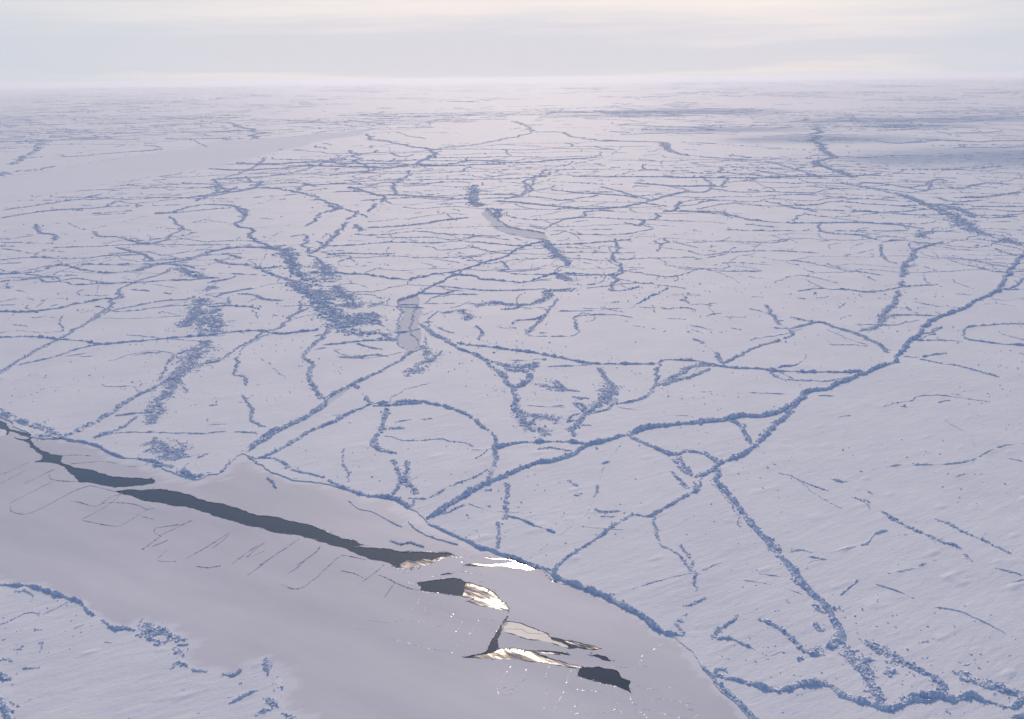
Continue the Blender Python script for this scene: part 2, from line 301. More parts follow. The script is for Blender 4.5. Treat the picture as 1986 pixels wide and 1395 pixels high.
('ridge curving along the underside of the oval floe','R',5.5,2.1,0.02,['100.3,811.0 108.1,801.1 114.4,790.0 121.6,779.1 127.7,770.0 136.0,768.2 142.4,774.0', '141.1,773.1 150.9,773.7 158.4,767.6 163.3,754.4 163.7,746.0']),
('short hooked ridge closing the right end of the oval floe','R',5,2,0.05,['193.3,852.2 199.9,845.0 202.2,834.5 201.9,817.7 200.8,798.4 200.8,789.0', '206.2,843.4 202.0,814.0 202.0,793.1 204.8,789.6']),
('wide blue ridge dropping from the main junction to the head of the rubble ridge','R',7,2.3,0.03,['277.1,915.1 258.6,877.4 248.1,857.6 234.2,838.8 223.3,820.6 212.0,799.7 202.0,783.0 192.0,770.1 187.8,765.3 177.5,756.9 167.4,748.7 161.8,741.8 156.9,732.4 148.2,724.6 141.2,719.5', '258.4,881.5 244.5,853.8 232.7,842.6']),
('smooth edged ridge winding from the dark knob down left to the shore of the lead','R',4,1.6,0.08,['145.7,716.8 139.6,694.3 133.9,689.5 124.3,679.0 116.2,669.9 108.4,662.1 100.5,652.3 94.4,648.1 87.4,651.6 81.6,649.5 77.3,643.2 68.0,632.8 60.6,620.8 53.6,611.0 46.0,602.5 38.5,592.4 31.1,581.6 26.7,574.7 27.5,575.2 24.6,565.8']),
('frosty double row of rubble under the small rounded floe','B',5,1.5,0.15,['135.3,763.9 136.7,746.7 138.1,724.9 138.9,706.7 137.2,691.9', '125.8,730.6 128.3,714.7 131.3,696.9', '129.1,758.3 132.7,741.3 136.1,725.0']),
('upper half of the long wide rubble ridge, falling away to the right','R',7,2.3,0.1,['162.6,740.4 160.3,724.3 155.7,711.4 159.5,691.3 161.6,669.9 163.7,649.7 165.2,630.5 165.5,637.1 167.5,616.9 170.5,602.0 171.9,585.6 173.8,575.8', '171.7,612.5 173.7,607.1', '166.8,594.8 174.2,594.6']),
('lower half of the long wide rubble ridge, swelling into a curl of big blocks','R',9,2.8,0.1,['170.8,585.1 173.8,579.1 175.2,567.6 176.8,551.0 179.1,535.3 181.7,526.9 182.7,513.9 182.2,504.5 181.1,491.1 176.5,483.9 169.9,477.7', '177.0,525.3 175.9,518.8 180.2,513.9', '183.2,523.5 190.1,519.3', '170.4,501.7 170.6,495.7 174.3,497.1']),
('scatter of frosted blocks trailing from the curl towards the lower right corner','B',9,1.5,0.25,['190.2,516.9 192.1,502.8 191.0,492.3 194.0,480.7 199.2,473.6 203.3,468.1 207.7,460.0 213.1,454.7 217.3,447.0', '196.1,477.9 199.8,470.9', '199.5,466.1 205.0,462.7', '191.6,452.5 198.9,456.3']),
('loose rubble stream running down from the curl to the bottom ridge','B',9,1.7,0.15,['181.3,479.6 179.5,467.2 180.4,456.6 181.5,448.9 181.5,442.7 181.4,434.2 181.0,427.2', '186.4,469.8 184.3,459.1 184.0,447.6', '184.8,473.9 184.5,475.3']),
('dark bottom ridge starting at the lower right shore of the lead','R',5,2.1,0,['103.5,453.3 107.9,451.5 114.1,449.1 121.5,445.0 122.8,445.0 128.2,440.6 132.2,439.3']),
('bottom ridge snaking on towards the lower right corner','R',5.5,2.2,0.03,['131.9,439.4 136.8,440.4 139.1,441.0 146.6,444.6 152.6,445.1 159.6,444.3 162.1,440.6 164.1,435.7 168.4,431.5 174.4,428.5 178.8,424.9 183.7,423.1 190.7,427.0 197.7,430.4 202.8,429.1 205.1,427.9']),
('dark peaked ridge just above the bottom edge, near the lower right corner','R',5,2.4,0,['192.5,431.7 202.1,432.7 211.7,433.7 217.3,430.0 223.9,432.3 228.6,433.4 231.5,430.4 233.9,426.3']),
('field of broken blocks in the lower right corner','B',9,1.9,0.2,['215.4,449.6 217.3,447.0 216.7,442.1', '227.4,446.8 234.1,445.5 241.0,441.6 249.0,440.3 251.8,434.2 259.0,431.7', '236.6,447.9 235.8,443.0', '215.2,442.1 215.3,433.6', '210.6,454.1 214.7,449.6', '228.1,451.9 235.1,454.3', '237.0,439.3 241.2,434.4']),
('dark ridge cut off by the lower right corner','R',5,2.4,0,['239.7,423.9 245.2,423.8 253.8,431.8 260.8,435.2', '238.7,416.0 245.9,415.9 252.9,416.9', '236.6,426.2 239.9,422.7']),
('crooked chain of blocks hooking up to the curl of the long rubble ridge','B',4,1.7,0.15,['139.5,508.5 144.8,503.8 147.7,499.1 152.0,491.6 154.4,482.9 155.5,475.9', '155.9,474.5 161.9,471.6 166.2,470.8', '155.9,474.5 163.5,477.1 170.1,478.4', '150.7,468.4 153.6,467.9']),
('small angled ridge right of the tip of the right shore','B',3,1.2,0.1,['109.4,490.1 114.3,496.8 120.9,503.5 126.5,509.1 128.9,513.3', '109.0,488.1 117.0,488.6 122.1,485.9 129.3,478.0']),
('few crooked blocks above the tip of the right shore','B',3,1.2,0.2,['100.8,524.2 106.6,527.1 113.9,533.1', '91.1,506.9 95.8,508.3 100.0,515.4', '91.4,504.1 94.0,497.2 93.8,491.7', '100.3,525.7 97.5,518.3']),
('hairline ridge crossing the floe above the right shore','D',1.5,0.6,0.05,['57.7,536.6 66.8,541.9 75.3,546.5 88.2,553.5 101.2,559.9 111.6,563.9 114.9,563.8', '117.8,566.3 128.4,574.7 137.6,578.9']),
('narrow refrozen crack edged with blocks, running down towards the right shore','B',3,1.0,0.2,['99.7,646.9 97.6,632.1 97.4,617.9 97.2,604.2 104.3,594.6 108.2,587.1 110.5,576.3', '109.5,605.8 111.4,596.3 113.7,585.2 114.0,572.7', '106.7,588.7 109.9,577.8 111.4,567.3 114.0,563.8 110.9,555.5 110.7,540.9']),
('thin curved crack line crossing two floes below the main ridge','D',1.2,0.45,0.05,['-19.0,658.6 -4.0,658.3 12.6,653.4 28.2,649.8 41.4,638.7 50.0,632.2 64.0,628.8 76.3,626.5 85.1,625.2 95.8,618.9']),
('blue shore ridge at the lower right end of the lead','R',3.5,1.4,0.1,['98.9,461.1 101.8,455.1 104.0,445.8 107.7,437.9 110.8,431.3 113.8,421.8 118.0,410.6', '104.3,453.9 105.2,458.6 109.3,458.6 111.3,455.0']),
('dark shore ridge along the lower left floe','R',2.6,1.6,0.03,['-347.7,565.4 -311.1,557.2 -302.9,557.0 -294.9,553.5 -286.6,549.3 -277.3,544.4 -268.1,539.5 -260.5,536.2 -251.5,525.5 -245.2,519.4', '-239.7,515.0 -228.3,504.9 -222.6,505.5 -215.9,503.2']),
('wedge of blue rubble on the lower left shore','F',9,1.6,0.05,['-216.9,510.3 -208.7,505.9 -198.6,500.2 -185.3,490.5', '-211.9,500.4 -201.2,494.8 -192.5,490.6', '-199.3,489.4 -193.5,482.8', '-189.2,476.4 -185.3,475.0 -183.0,478.8 -187.2,485.3']),
('short dark ridge with a round knob below the rubble wedge','R',2.4,1.3,0.1,['-183.8,463.9 -182.1,465.1 -180.6,471.2 -174.1,466.2', '-172.4,464.9 -163.0,461.2', '-155.1,459.8 -149.1,457.9 -145.0,463.2']),
('straight dark ridge with torn blocks at the bottom left shore','R',2.6,1.5,0.1,['-143.6,432.5 -139.1,437.9 -136.5,440.6 -131.8,444.4 -131.2,445.0']),
('crumbled shore of small blocks at the bottom left of the lead','B',5,1.2,0.2,['-134.9,471.6 -133.2,470.3 -130.5,461.8 -124.5,453.4 -120.9,446.5 -123.5,443.1', '-126.8,437.7 -119.4,431.1 -117.7,428.9', '-127.8,422.8 -124.2,426.4 -120.3,428.9', '-115.4,424.7 -108.9,420.9 -102.5,414.3']),
('faint paired track of a closed crack on the lower left floe','D',1.4,0.5,0.1,['-267.1,537.1 -271.3,528.8 -275.6,523.0 -277.6,517.2 -281.2,507.3 -285.5,497.8 -287.3,492.4', '-269.3,534.9 -273.4,526.6']),
('big dark hummock at the left edge of the lower left floe','R',5,2.4,0,['-275.8,460.8 -271.1,459.6 -266.5,457.1 -262.8,456.5']),
('smooth snow drift ridge across the large right floe','D',2.6,0.95,0.2,['272.0,726.4 279.0,730.6 293.9,734.6 312.3,741.6', '317.8,738.5 341.4,740.8 358.3,743.4 373.6,752.2 392.2,767.6 409.9,780.2 429.5,784.6 444.5,787.6']),
('chain of hummocks slanting across the large right floe','B',4,1.5,0.25,['262.5,653.6 265.3,639.3 271.8,625.5 279.0,614.3 284.0,603.5 291.1,598.1 291.8,586.9 292.1,575.1', '269.3,626.6 274.8,623.2']),
('low drift ridge wandering right from the middle of the long rubble ridge','D',3,1.0,0.15,['177.5,589.5 187.2,594.3 200.1,588.0 214.6,592.7 223.6,597.6 234.7,602.5 245.5,617.3 256.7,621.4', '249.3,611.7 258.6,613.7 268.0,615.6']),
('faint dotted line of hummocks across the upper part of the large right floe','B',2.4,0.8,0.4,['207.6,726.7 216.7,719.2 225.0,702.2 235.6,691.1 248.0,680.3 255.5,668.6 255.3,656.2']),
('single elongated hummock on the large right floe','R',4,1.4,0,['244.9,714.2 249.6,708.5 255.6,706.9']),
('ragged ridge from the curved frozen lead to the top of the rubble triangle','R',9,1.9,0.08,['-117.8,1231.6 -98.0,1183.8 -78.0,1147.8 -58.7,1105.8 -41.2,1081.7 -26.3,1054.9']),
('thick ridge running down the left side of the rubble triangle above the main ridge','R',9,2.3,0.05,['-26.3,1051.3 -24.0,1036.8 -12.0,1008.7 -6.1,975.9 1.2,950.9 2.8,910.2 5.9,872.5 12.2,842.3', '1.2,950.9 14.4,975.1 20.7,1007.5']),
('pale rubble fan at the foot of the triangle, resting on the level ridge','F',14,1.3,0.15,['4.3,887.8 10.0,861.7 14.3,840.4 18.6,823.3 27.4,814.8', '14.6,854.3 23.4,833.2 32.0,816.3']),
('matted rubble where three ridges meet at the top of the triangle','F',14,1.6,0.25,['-22.3,1051.1 -0.4,1035.9 19.3,1035.2 36.0,1063.6', '-8.2,1022.2 11.2,1014.7 22.9,1021.1', '32.7,1086.5 40.0,1063.4']),
('long level ridge running right from the rubble triangle to the main ridge','R',4.5,2.0,0.02,['-64.4,1134.6 -42.5,1121.3 -21.2,1112.3 -0.2,1099.5 20.4,1090.8 36.5,1078.6 56.3,1066.5 75.2,1047.4 94.4,1039.5 118.0,1038.6 137.5,1036.4 157.5,1038.5', '158.8,1029.9 165.8,1051.2 195.6,1050.0 211.3,1038.6 226.1,1023.9 242.2,1017.7 264.4,1013.5 273.8,1004.9 292.4,1002.9 322.0,999.8 348.4,998.8 369.8,1000.0']),
('thin ridge under the long level ridge, left half','D',3,1.1,0.1,['36.9,1031.0 58.6,1033.7 88.2,1036.1', '-26.3,1054.9 -0.3,1057.6 19.7,1056.8 36.3,1071.0']),
('V of rubble running down the right side of the triangle','B',8,1.8,0.1,['93.2,1025.4 97.2,985.0 99.1,947.4 83.0,907.5 74.3,886.0 66.3,870.5 58.0,845.7 48.7,826.8', '57.9,925.3 75.1,919.0', '60.4,908.2 67.1,880.9', '90.1,947.8 102.7,929.6']),
('short dark curve of ridge beside the V of rubble','R',5,1.7,0.05,['98.0,901.4 110.7,906.5 122.2,914.6 135.0,931.4 140.6,952.0 149.6,983.1 157.2,1023.0', '66.7,875.7 84.5,885.7 96.3,901.5 101.5,918.1']),
('pair of low rubble bands left of the ridge crossing','B',8,1.4,0.2,['145.0,964.2 162.6,982.6 191.2,1021.7 179.8,1015.2 201.5,1028.3 219.0,1027.7', '151.9,957.8 165.8,976.1 186.6,988.2 211.2,1017.5']),
('curved ridge rising right from the ridge crossing','R',5.5,1.8,0.1,['228.2,1034.4 244.6,1055.5 268.3,1088.8 293.6,1115.8 314.6,1131.6 339.7,1160.7 338.0,1178.8']),
('rubble lined arch over the right floe, reaching the main ridge','B',7,1.7,0.08,['339.2,1183.3 359.8,1201.0 387.8,1218.9 394.7,1204.2 402.9,1180.5 414.5,1162.0 419.9,1127.2 423.7,1102.4 420.6,1071.1', '359.6,1249.9 372.4,1229.3 387.8,1218.9']),
('scattered blocks rising left of the ridge crossing','B',6,1.4,0.35,['227.0,1038.0 229.2,1078.7 225.1,1110.4 216.4,1144.2']),
('broken zigzag of blocks above the rubble arch','B',6,1.5,0.2,['345.3,1320.1 339.0,1261.1 335.2,1202.0 340.4,1187.8', '321.7,1193.3 338.2,1187.9']),
('tall wavering column of rubble right of the great middle floe','B',10,1.8,0.2,['463.3,1225.2 486.8,1264.7 518.3,1317.4 559.1,1399.0 594.0,1491.2 630.5,1579.7 673.7,1660.9 721.3,1750.4 763.1,1797.6 798.3,1826.5', '630.6,1587.7 659.8,1602.3']),
('patch of blocks between the wavering column and the tall dark ridge','B',9,1.4,0.25,['449.9,1187.7 481.8,1244.4 510.9,1253.2 545.7,1246.5', '421.8,1170.6 453.2,1196.9', '526.9,1294.8 528.7,1262.7']),
('short level ridge branching right off the tall dark ridge','R',3,1.2,0.05,['471.2,1125.1 491.1,1124.3 507.8,1123.6 523.7,1116.3', '488.2,1154.4 506.7,1162.5 528.7,1188.9']),
('forked ridge branching right near the main junction','R',4,1.4,0.15,['431.4,1059.4 445.3,1051.4 465.5,1061.8 484.5,1068.6', '443.9,1047.8 460.0,1029.1 477.1,1014.4 488.8,993.6 498.3,973.7']),
('thin ridge looping round the tongue shaped floe at the right edge','R',3.4,1.4,0.05,['660.9,1206.7 635.4,1198.3 617.3,1201.0 592.1,1195.5 561.6,1187.5 546.3,1165.3 532.3,1131.0 543.4,1117.9 560.5,1104.9 584.4,1095.9 599.5,1087.3']),
('stepped little ridge at the right edge beside the tall dark ridge','R',4,1.5,0.05,['704.9,1404.2 720.7,1409.8 746.8,1441.4 776.3,1481.3 803.2,1494.2']),
('rubble belt tip left of the cloud shadows','F',34,2.2,0.1,['940,3173 947,3082 958,2941 969,2862']),
('broad blue rubble belt descending to the upper right edge','F',30,2.6,0.1,['1003,2584 990.6,2410.4 977.8,2274.2 958.8,2152.8 942.9,2080.6 916.3,1954.1 912.5,1884.4 920.4,1829.0 928.3,1786.9 939.8,1736.5', '1018.6,2372.2 1025.8,2270.3 996.7,2149.8']),
('rubble arm reaching left from the blue rubble belt','F',22,2.0,0.15,['931.5,2054.5 870.7,1981.9 825.8,1960.5 769.2,1871.8']),
('rubble band that zigzags up through the cloud shadows towards the horizon','B',26,2.4,0.1,['1799,5923 1566,5210 1343,4404 1260,3985 1218,3805 1110,3649 1056,3426 1050,3160 1039,3043']),
('dark knot of rubble above the upper frozen lead','F',26,2.0,0.1,['-102,2946 -101,2753 -101,2623 -76.3,2430.0', '-120,2625 -89,2562', '-49.1,2392.6 -25.7,2229.4']),
('speckled rubble patch right of centre among the narrow floes','F',24,1.9,0.3,['75.6,1548.9 89.3,1490.0 101.3,1461.8', '91.4,1627.0 111.2,1609.5', '53.9,1431.2 80.5,1429.8 92.3,1448.9']),
('wide wavy rubble band left of the speckled patch','B',14,1.8,0.15,['51.5,1437.8 52.3,1387.2 35.8,1352.2 15.4,1335.9 -9.6,1342.8 -29.9,1355.3 -49.2,1327.7 -67.8,1301.0 -91.6,1291.4', '-62.5,1290.1 -58.4,1248.6']),
('ridge zigzag falling from the far pack to the dark rubble belt','B',9,1.7,0.1,['-664.5,2422.9 -616.0,2319.2 -600.4,2226.0 -597.6,2154.3 -544.5,2083.3 -511.5,1958.4 -471.6,1888.7 -429.3,1823.3']),
('braided ridges leading from the left into the dark rubble belt','B',11,1.7,0.1,['-518.2,1723.5 -480.2,1677.1 -446.6,1666.6 -413.6,1631.3 -385.5,1654.6', '-411.6,1623.1 -382.4,1574.2 -343.4,1527.4 -314.9,1470.0', '-508.4,1769.3 -475.4,1730.0']),
('broad faint band of crushed ice right of the diagonal rubble ridge, below the level ridge','F',26,0.75,0.1,['-368.6,1159.9 -362.7,1118.0 -354.8,1071.2 -351.0,1014.5 -347.6,963.0', '-349.7,969.2 -342.9,921.7 -335.1,883.5 -329.6,857.9']),
("speckled field of small blocks on the floe left of the lead's northern tip",'F',24,0.75,0.15,['-312.3,813.7 -300.1,800.7 -288.4,782.0 -280.2,767.0', '-290.9,806.7 -280.6,784.8 -273.6,769.8']),
('pale crushed ice filling the left part of the rubble triangle','F',26,0.8,0.15,['-8.2,1022.2 9.3,1018.2 29.1,1034.8', '20.2,987.7 36.4,968.1 50.0,943.2']),
('pale crushed ice along the V of rubble','F',20,0.8,0.15,['92.9,978.7 95.6,929.8 78.1,891.2', '14.3,872.2 32.4,861.4 48.5,850.9']),
('faint crushed ice trailing below the curved frozen lead','F',16,0.7,0.2,['-106.3,1123.9 -90.0,1076.0 -101.8,1025.7 -110.9,999.0']),
('speckled crushed ice right of the dark rubble belt','F',30,0.8,0.15,['-270.4,1481.3 -238.5,1401.6 -212.3,1329.8 -237.1,1353.7', '-330.3,1703.3 -299.6,1600.7 -278.0,1509.5']),
("speckled crushed ice along the upper frozen lead's right end",'F',24,0.8,0.2,['68.0,1896.8 78.9,1752.1 93.2,1660.7']),
]
SMALL = [
('R',4,1.4,0.1,'679.5,1813.4 646.4,1716.9 628.4,1646.2 633.9,1612.1'),
('R',4,1.4,0.1,'686.8,1833.9 721.0,1853.1 740.9,1851.8'),
('R',5,1.5,0.1,'355.1,2322.0 432.5,2283.2 484.1,2231.9 523.4,2140.2 572.3,2103.0 645.0,2089.3 724.0,2097.1 770.5,2066.5 798.7,2051.1 828.4,1984.9'),
('R',4,1.5,0.1,'645.0,2089.3 620.1,1987.4 632.0,1938.3 669.8,1924.0 694.4,1854.9'),
('D',4,1.2,0.2,'434.4,2013.1 480.5,1989.9 524.9,2006.7'),
('R',3,1.2,0.1,'470.8,1659.1 498.5,1628.3 527.9,1569.8 554.3,1545.0 574.6,1514.0'),
('B',5,1.3,0.2,'737.8,1674.8 767.6,1637.9 781.9,1603.4 799.3,1578.0'),
('B',6,1.5,0.1,'860.3,1751.3 855.6,1694.7 865.1,1676.0'),
('D',2.5,0.8,0.3,'217.6,931.4 240.7,930.7 262.9,927.0 277.9,923.5'),
('B',4,1.2,0.2,'271.1,1001.7 274.6,978.6 293.1,971.5 319.7,967.4 337.4,976.3'),
('D',2.5,0.8,0.3,'149.3,939.7 177.3,935.8 202.6,936.7'),
('D',3,1,0.3,'579.8,1711.8 623.8,1796.4 674.0,1845.4'),
('D',3,1,0.3,'570.9,1693.9 617.0,1728.2 645.6,1755.2'),
('B',4,1.2,0.4,'202.8,1299.2 233.6,1308.7 245.2,1291.8'),
('B',4,1.2,0.3,'245.3,1377.6 242.3,1330.7'),
('D',4,1.2,0.3,'265.8,1323.9 293.9,1339.7'),
('D',3,1,0.3,'311.1,1673.9 349.9,1698.3 416.2,1769.7'),
('D',3,1,0.3,'294.6,920.1 321.6,916.3 340.5,910.0'),
('D',3,1.2,0.2,'429.3,921.2 439.9,909.4'),
('D',3,1.2,0.2,'402.1,894.0 418.7,900.6'),
('R',4,1.6,0,'364.1,884.5 369.5,885.4'),
('R',4,1.4,0,'-131.1,1415.0 -104.7,1413.6 -72.9,1409.5 -46.6,1408.2'),
('B',7,1.4,0.2,'-108.7,1472.8 -74.8,1450.9 -36.7,1435.8 0.7,1433.9 27.4,1439.0 51.7,1444.4'),
('R',5,1.5,0.1,'64.6,1374.4 57.5,1328.2 43.2,1274.7 28.3,1249.7 7.2,1245.7 0.1,1226.3'),
('B',6,1.4,0.15,'45.6,1274.6 32.3,1224.9 22.4,1187.8 17.7,1174.4 24.0,1160.9'),
('B',7,1.5,0.1,'-14.4,1309.4 5.3,1314.0 15.5,1341.6'),
('D',4,1.1,0.2,'58.5,1295.1 97.3,1295.5 122.2,1303.0 132.4,1359.2 125.4,1395.8'),
('B',5,1.3,0.2,'198.2,1910.4 196.2,1824.1 174.7,1709.0 181.0,1621.8 161.0,1514.7 144.6,1433.0 165.1,1425.5 189.5,1450.5'),
('B',4,1.2,0.2,'82.6,1185.2 81.1,1232.5 83.1,1262.5 107.5,1271.7 133.6,1270.5'),
('D',3,1,0.3,'21.8,1161.0 54.6,1159.6 74.5,1163.1 83.7,1185.1'),
('B',5,1.3,0.1,'-17.3,1684.7 -7.9,1632.8 -4.8,1600.0 -22.4,1585.1 12.8,1583.1 54.5,1604.6'),
('B',6,1.3,0.1,'-86.7,1706.6 -49.6,1731.8'),
('R',4,1.4,0.1,'69.4,2039.3 91.4,2117.0 118.3,2185.6 161.1,2226.9 170.8,2304.3'),
('D',4,1.1,0.2,'68.5,2014.2 113.3,2023.5 173.3,2031.9 210.2,2029.2'),
('B',6,1.4,0.2,'-323.9,1767.5 -282.0,1770.7 -235.3,1762.1 -206.6,1766.0'),
('B',10,1.6,0.2,'-330.9,2148.4 -311.5,2041.1'),
('B',9,1.5,0.2,'-303.6,2092.2 -251.1,2101.7 -192.8,2138.1 -149.3,2191.6 -94.9,2231.8'),
('D',3,1,0.1,'-130.9,1623.3 -122.0,1582.9 -102.5,1551.2'),
('B',8,1.4,0.2,'-197.4,1340.4 -177.5,1362.5'),
('B',5,1.3,0.2,'-182.9,1139.5 -165.0,1118.1 -147.0,1109.3'),
('B',5,1.3,0.2,'-213.9,1132.4 -186.3,1148.1 -160.7,1151.3 -138.9,1150.4'),
('B',6,1.3,0.2,'-196.7,1080.1 -173.5,1075.4 -154.5,1086.1 -139.1,1077.9'),
('B',6,1.3,0.2,'-116.1,1012.6 -105.8,1025.9'),
('B',5,1.3,0.4,'-90.3,1053.7 -79.2,1098.7'),
('R',2.4,0.6,0.1,'-159.6,1361.6 -146.2,1293.9 -144.4,1242.5 -140.6,1185.6 -134.9,1133.3 -121.7,1108.3'),
('B',2,0.45,0.2,'-130.5,1348.6 -130.6,1282.6 -128.5,1222.4 -123.8,1184.9 -113.2,1153.6 -108.8,1128.1'),
('R',3,1.2,0.1,'-58.1,2407.2 -39.1,2305.2 -21.2,2167.4 2.3,2070.0 39.3,2028.8 67.7,1989.7'),
('D',2.5,0.8,0.1,'-44.2,2127.1 -16.3,2020.2 9.3,1969.7 44.2,1920.8 68.4,1907.9'),
('B',8,1.2,0.2,'40.6,2093.7 69.8,2052.1'),
('B',10,1.2,0.4,'70.6,1874.7 89.9,1714.1 97.4,1626.7'),
('B',6,1.4,0.1,'244.0,2133.2 268.1,2076.9 294.0,2157.7 321.5,2184.6 334.5,2275.1'),
('B',5,1.3,0.1,'279.2,1818.7 297.0,1903.7'),
('B',5,1.3,0.2,'-45.7,1218.7 -38.0,1190.3 -39.0,1146.2'),
('D',3,1,0.2,'-118.6,1241.4 -102.3,1240.7 -91.6,1255.1'),
('B',9,1.4,0.2,'146.0,958.0 160.6,969.9 170.3,995.4'),
('B',4,1.2,0.3,'44.4,980.4 53.9,949.0 68.0,942.5'),
('D',3,1,0.2,'11.4,901.6 33.7,895.4 51.0,897.5'),
('B',4,1.2,0.2,'48.5,850.9 58.6,855.6'),
('B',5,1.3,0.2,'-843.2,2353.4 -804.7,2366.7 -749.5,2412.7 -683.1,2459.6'),
('D',3.5,1,0.1,'-990.2,2226.2 -938.8,2151.9 -897.6,2108.7 -877.0,2175.0 -855.0,2290.9 -837.4,2336.8'),
('B',5,1.3,0.2,'-874.9,2081.1 -825.3,2003.3 -795.1,2001.2 -747.6,1951.3 -695.1,1903.3 -681.7,1946.9 -691.3,2042.8 -692.6,2094.0 -740.5,2207.4 -783.2,2300.8'),
('D',4,1.2,0.2,'-645.1,1857.5 -652.6,1945.0 -680.3,2067.3 -718.9,2177.3 -691.4,2218.2 -689.2,2309.1'),
('B',8,1.6,0.1,'-1048.0,2201.8 -982.9,2075.9 -934.6,2035.0 -906.1,1961.9'),
('B',7,1.4,0.2,'-743.0,1863.8 -699.7,1820.2 -654.8,1768.8 -622.0,1720.7'),
('B',5,1.3,0.2,'-429.2,1411.1 -417.6,1435.8 -400.0,1461.0 -385.2,1466.9'),
('B',7,1.5,0.1,'-399.6,1428.5 -373.8,1420.8 -353.0,1388.9 -322.9,1381.4'),
('R',5,1.4,0.1,'-408.7,1339.1 -397.3,1361.4 -407.9,1410.0'),
('B',5,1.4,0.15,'-296.9,1380.2 -287.8,1322.2 -291.3,1269.2 -292.3,1220.0 -308.7,1192.8 -311.2,1148.9'),
('R',4,1.3,0.1,'-290.6,1192.0 -303.2,1179.1 -313.4,1149.0 -320.0,1124.4 -324.1,1092.8 -327.0,1066.4 -342.1,1056.0'),
('B',4,1.3,0.15,'-309.5,1084.5 -299.9,1040.1 -296.4,1012.5 -283.0,1005.3 -271.0,972.7'),
('B',4,1.4,0.2,'-268.7,942.3 -254.1,913.2 -243.8,885.8 -240.4,865.1 -222.8,847.2'),
('D',2.5,0.9,0.2,'-263.5,972.4 -238.2,984.2'),
('B',6,1.4,0.1,'-439.2,2128.9 -434.2,2184.3 -446.3,2337.9 -399.4,2418.3'),
('B',6,1.4,0.1,'-396.7,2400.8 -360.2,2331.0 -364.4,2222.7'),
('D',3,1.1,0.1,'-470.5,1944.2 -477.8,1991.4 -469.2,2052.3'),
('B',5,1.3,0.2,'-438.2,1976.8 -413.6,1999.0 -394.4,1883.7 -357.2,1779.2'),
('B',10,1.5,0.15,'-357.2,1779.2 -352.7,1902.7 -354.8,2019.3 -353.5,2178.3'),
('B',6,1.4,0.1,'-360.1,1760.2 -330.3,1703.3 -305.6,1601.0'),
('D',4,1.1,0.2,'-330.6,1758.4 -268.8,1769.9'),
('R',4,1.4,0.1,'-223.8,1132.8 -197.1,1140.0 -180.3,1152.1'),
('B',5,1.3,0.2,'-193.1,1076.2 -170.4,1082.9'),
('D',2.5,0.8,0.3,'-296.7,1107.3 -260.0,1038.6 -235.3,997.0'),
('B',9,1.3,0.4,'-364.2,1159.7 -362.7,1118.0'),
('B',5,1.3,0.2,'-429.7,1093.0 -421.3,1104.4 -404.9,1105.3'),
('D',3,0.9,0.3,'-493.3,1091.7 -475.9,1094.9'),
('B',5,1.3,0.2,'-514.8,1447.2 -499.6,1433.5'),
('B',5,1.3,0.3,'-571.6,1469.8 -537.2,1457.4'),
('B',5,1.4,0.2,'-350.6,939.2 -335.5,904.8 -328.3,888.5'),
('B',4,1.3,0.2,'-334.7,968.7 -327.1,950.2'),
('B',5,1.3,0.3,'-347.6,963.0 -346.1,975.3'),
('D',3,1,0.2,'-1002.3,1945.7 -923.5,1929.3 -846.0,1913.2'),
('D',4,1.1,0.2,'-475.6,1594.8 -443.6,1585.2 -406.0,1575.5'),
('B',5,1.3,0.2,'-285.8,1300.4 -277.5,1332.9 -281.3,1379.4'),
('D',2.5,0.8,0.3,'-231.2,1104.7 -215.1,1120.1'),
('D',6,0.9,0.2,'-1340,2633 -1300,2754 -1257,2887 -1255,3011 -1188,3286 -1107,3405 -1064,3686 -1013,4016'),
('B',8,1.4,0.2,'-1178.5,2303.7 -1145.1,2414.3 -1086.1,2461.3 -1017.4,2491.3 -1032,2626'),
('B',6,1.3,0.2,'-1254.2,2457.6 -1204,2544 -1146,2718 -1141,2806'),
('B',8,1.5,0.1,'-1069.2,2442.4 -1041.6,2440.1'),
('D',5,1.2,0.1,'-1015,2509 -919,2520 -831,2531'),
('B',9,1.5,0.2,'-845.7,2373.4 -802.5,2386.5 -784,2527 -679.8,2481.0 -612.7,2306.3'),
('R',12,1.8,0.05,'-817,2607 -818,2776 -878,3025 -944,3200'),
('R',10,1.7,0.05,'-944,3200 -875,3222 -801,3275 -749,3364 -710,3568 -652,4014'),
('B',9,1.6,0.1,'-878,3025 -779,2817 -742,2960 -776,3124'),
('R',9,1.6,0.1,'-804,2709 -775,2840 -725,2933 -602,2801 -533,2705 -464,2537 -422.3,2423.7 -410.2,2458.2'),
('D',6,1.3,0.2,'-661.5,2497.7 -633,2672'),
('R',8,1.5,0.1,'-592,2800 -610,2998 -567,2942'),
('R',7,1.5,0.1,'-926,3258 -907,3484 -940,3831 -987,4106'),
('D',6,1.3,0.1,'-1016,4311 -1023,4592'),
('R',16,2.2,0.1,'-1722,3408 -1768,3514 -1710,3460'),
('R',18,2.4,0.05,'-1909,3887 -1966,4051 -2029,4249 -2194,4710 -2408,5282 -2441,5442'),
('B',12,1.8,0.1,'-2705,5739 -2445,5364'),
('B',10,1.5,0.2,'-1922,4335 -1841,4273 -1777,4420 -1673,4573 -1594,4679'),
('B',20,2.2,0.1,'-2402,7992 -2080,7588 -1862,6965 -1659,6548 -1401,5678 -1377,5417'),
('D',12,1.6,0.2,'-2467,6719 -2219,6549 -2058,6632'),
('D',8,1.2,0.2,'-2021,4248 -1947,4287'),
('D',6,1,0.2,'-1722,3408 -1658,3536 -1640,3796 -1620,4097 -1553,4555 -1513,5282 -1212,5642 -948,6514'),
('R',14,2,0.05,'-811,5844 -727,5302 -631,5131 -508,4827 -438,4623'),
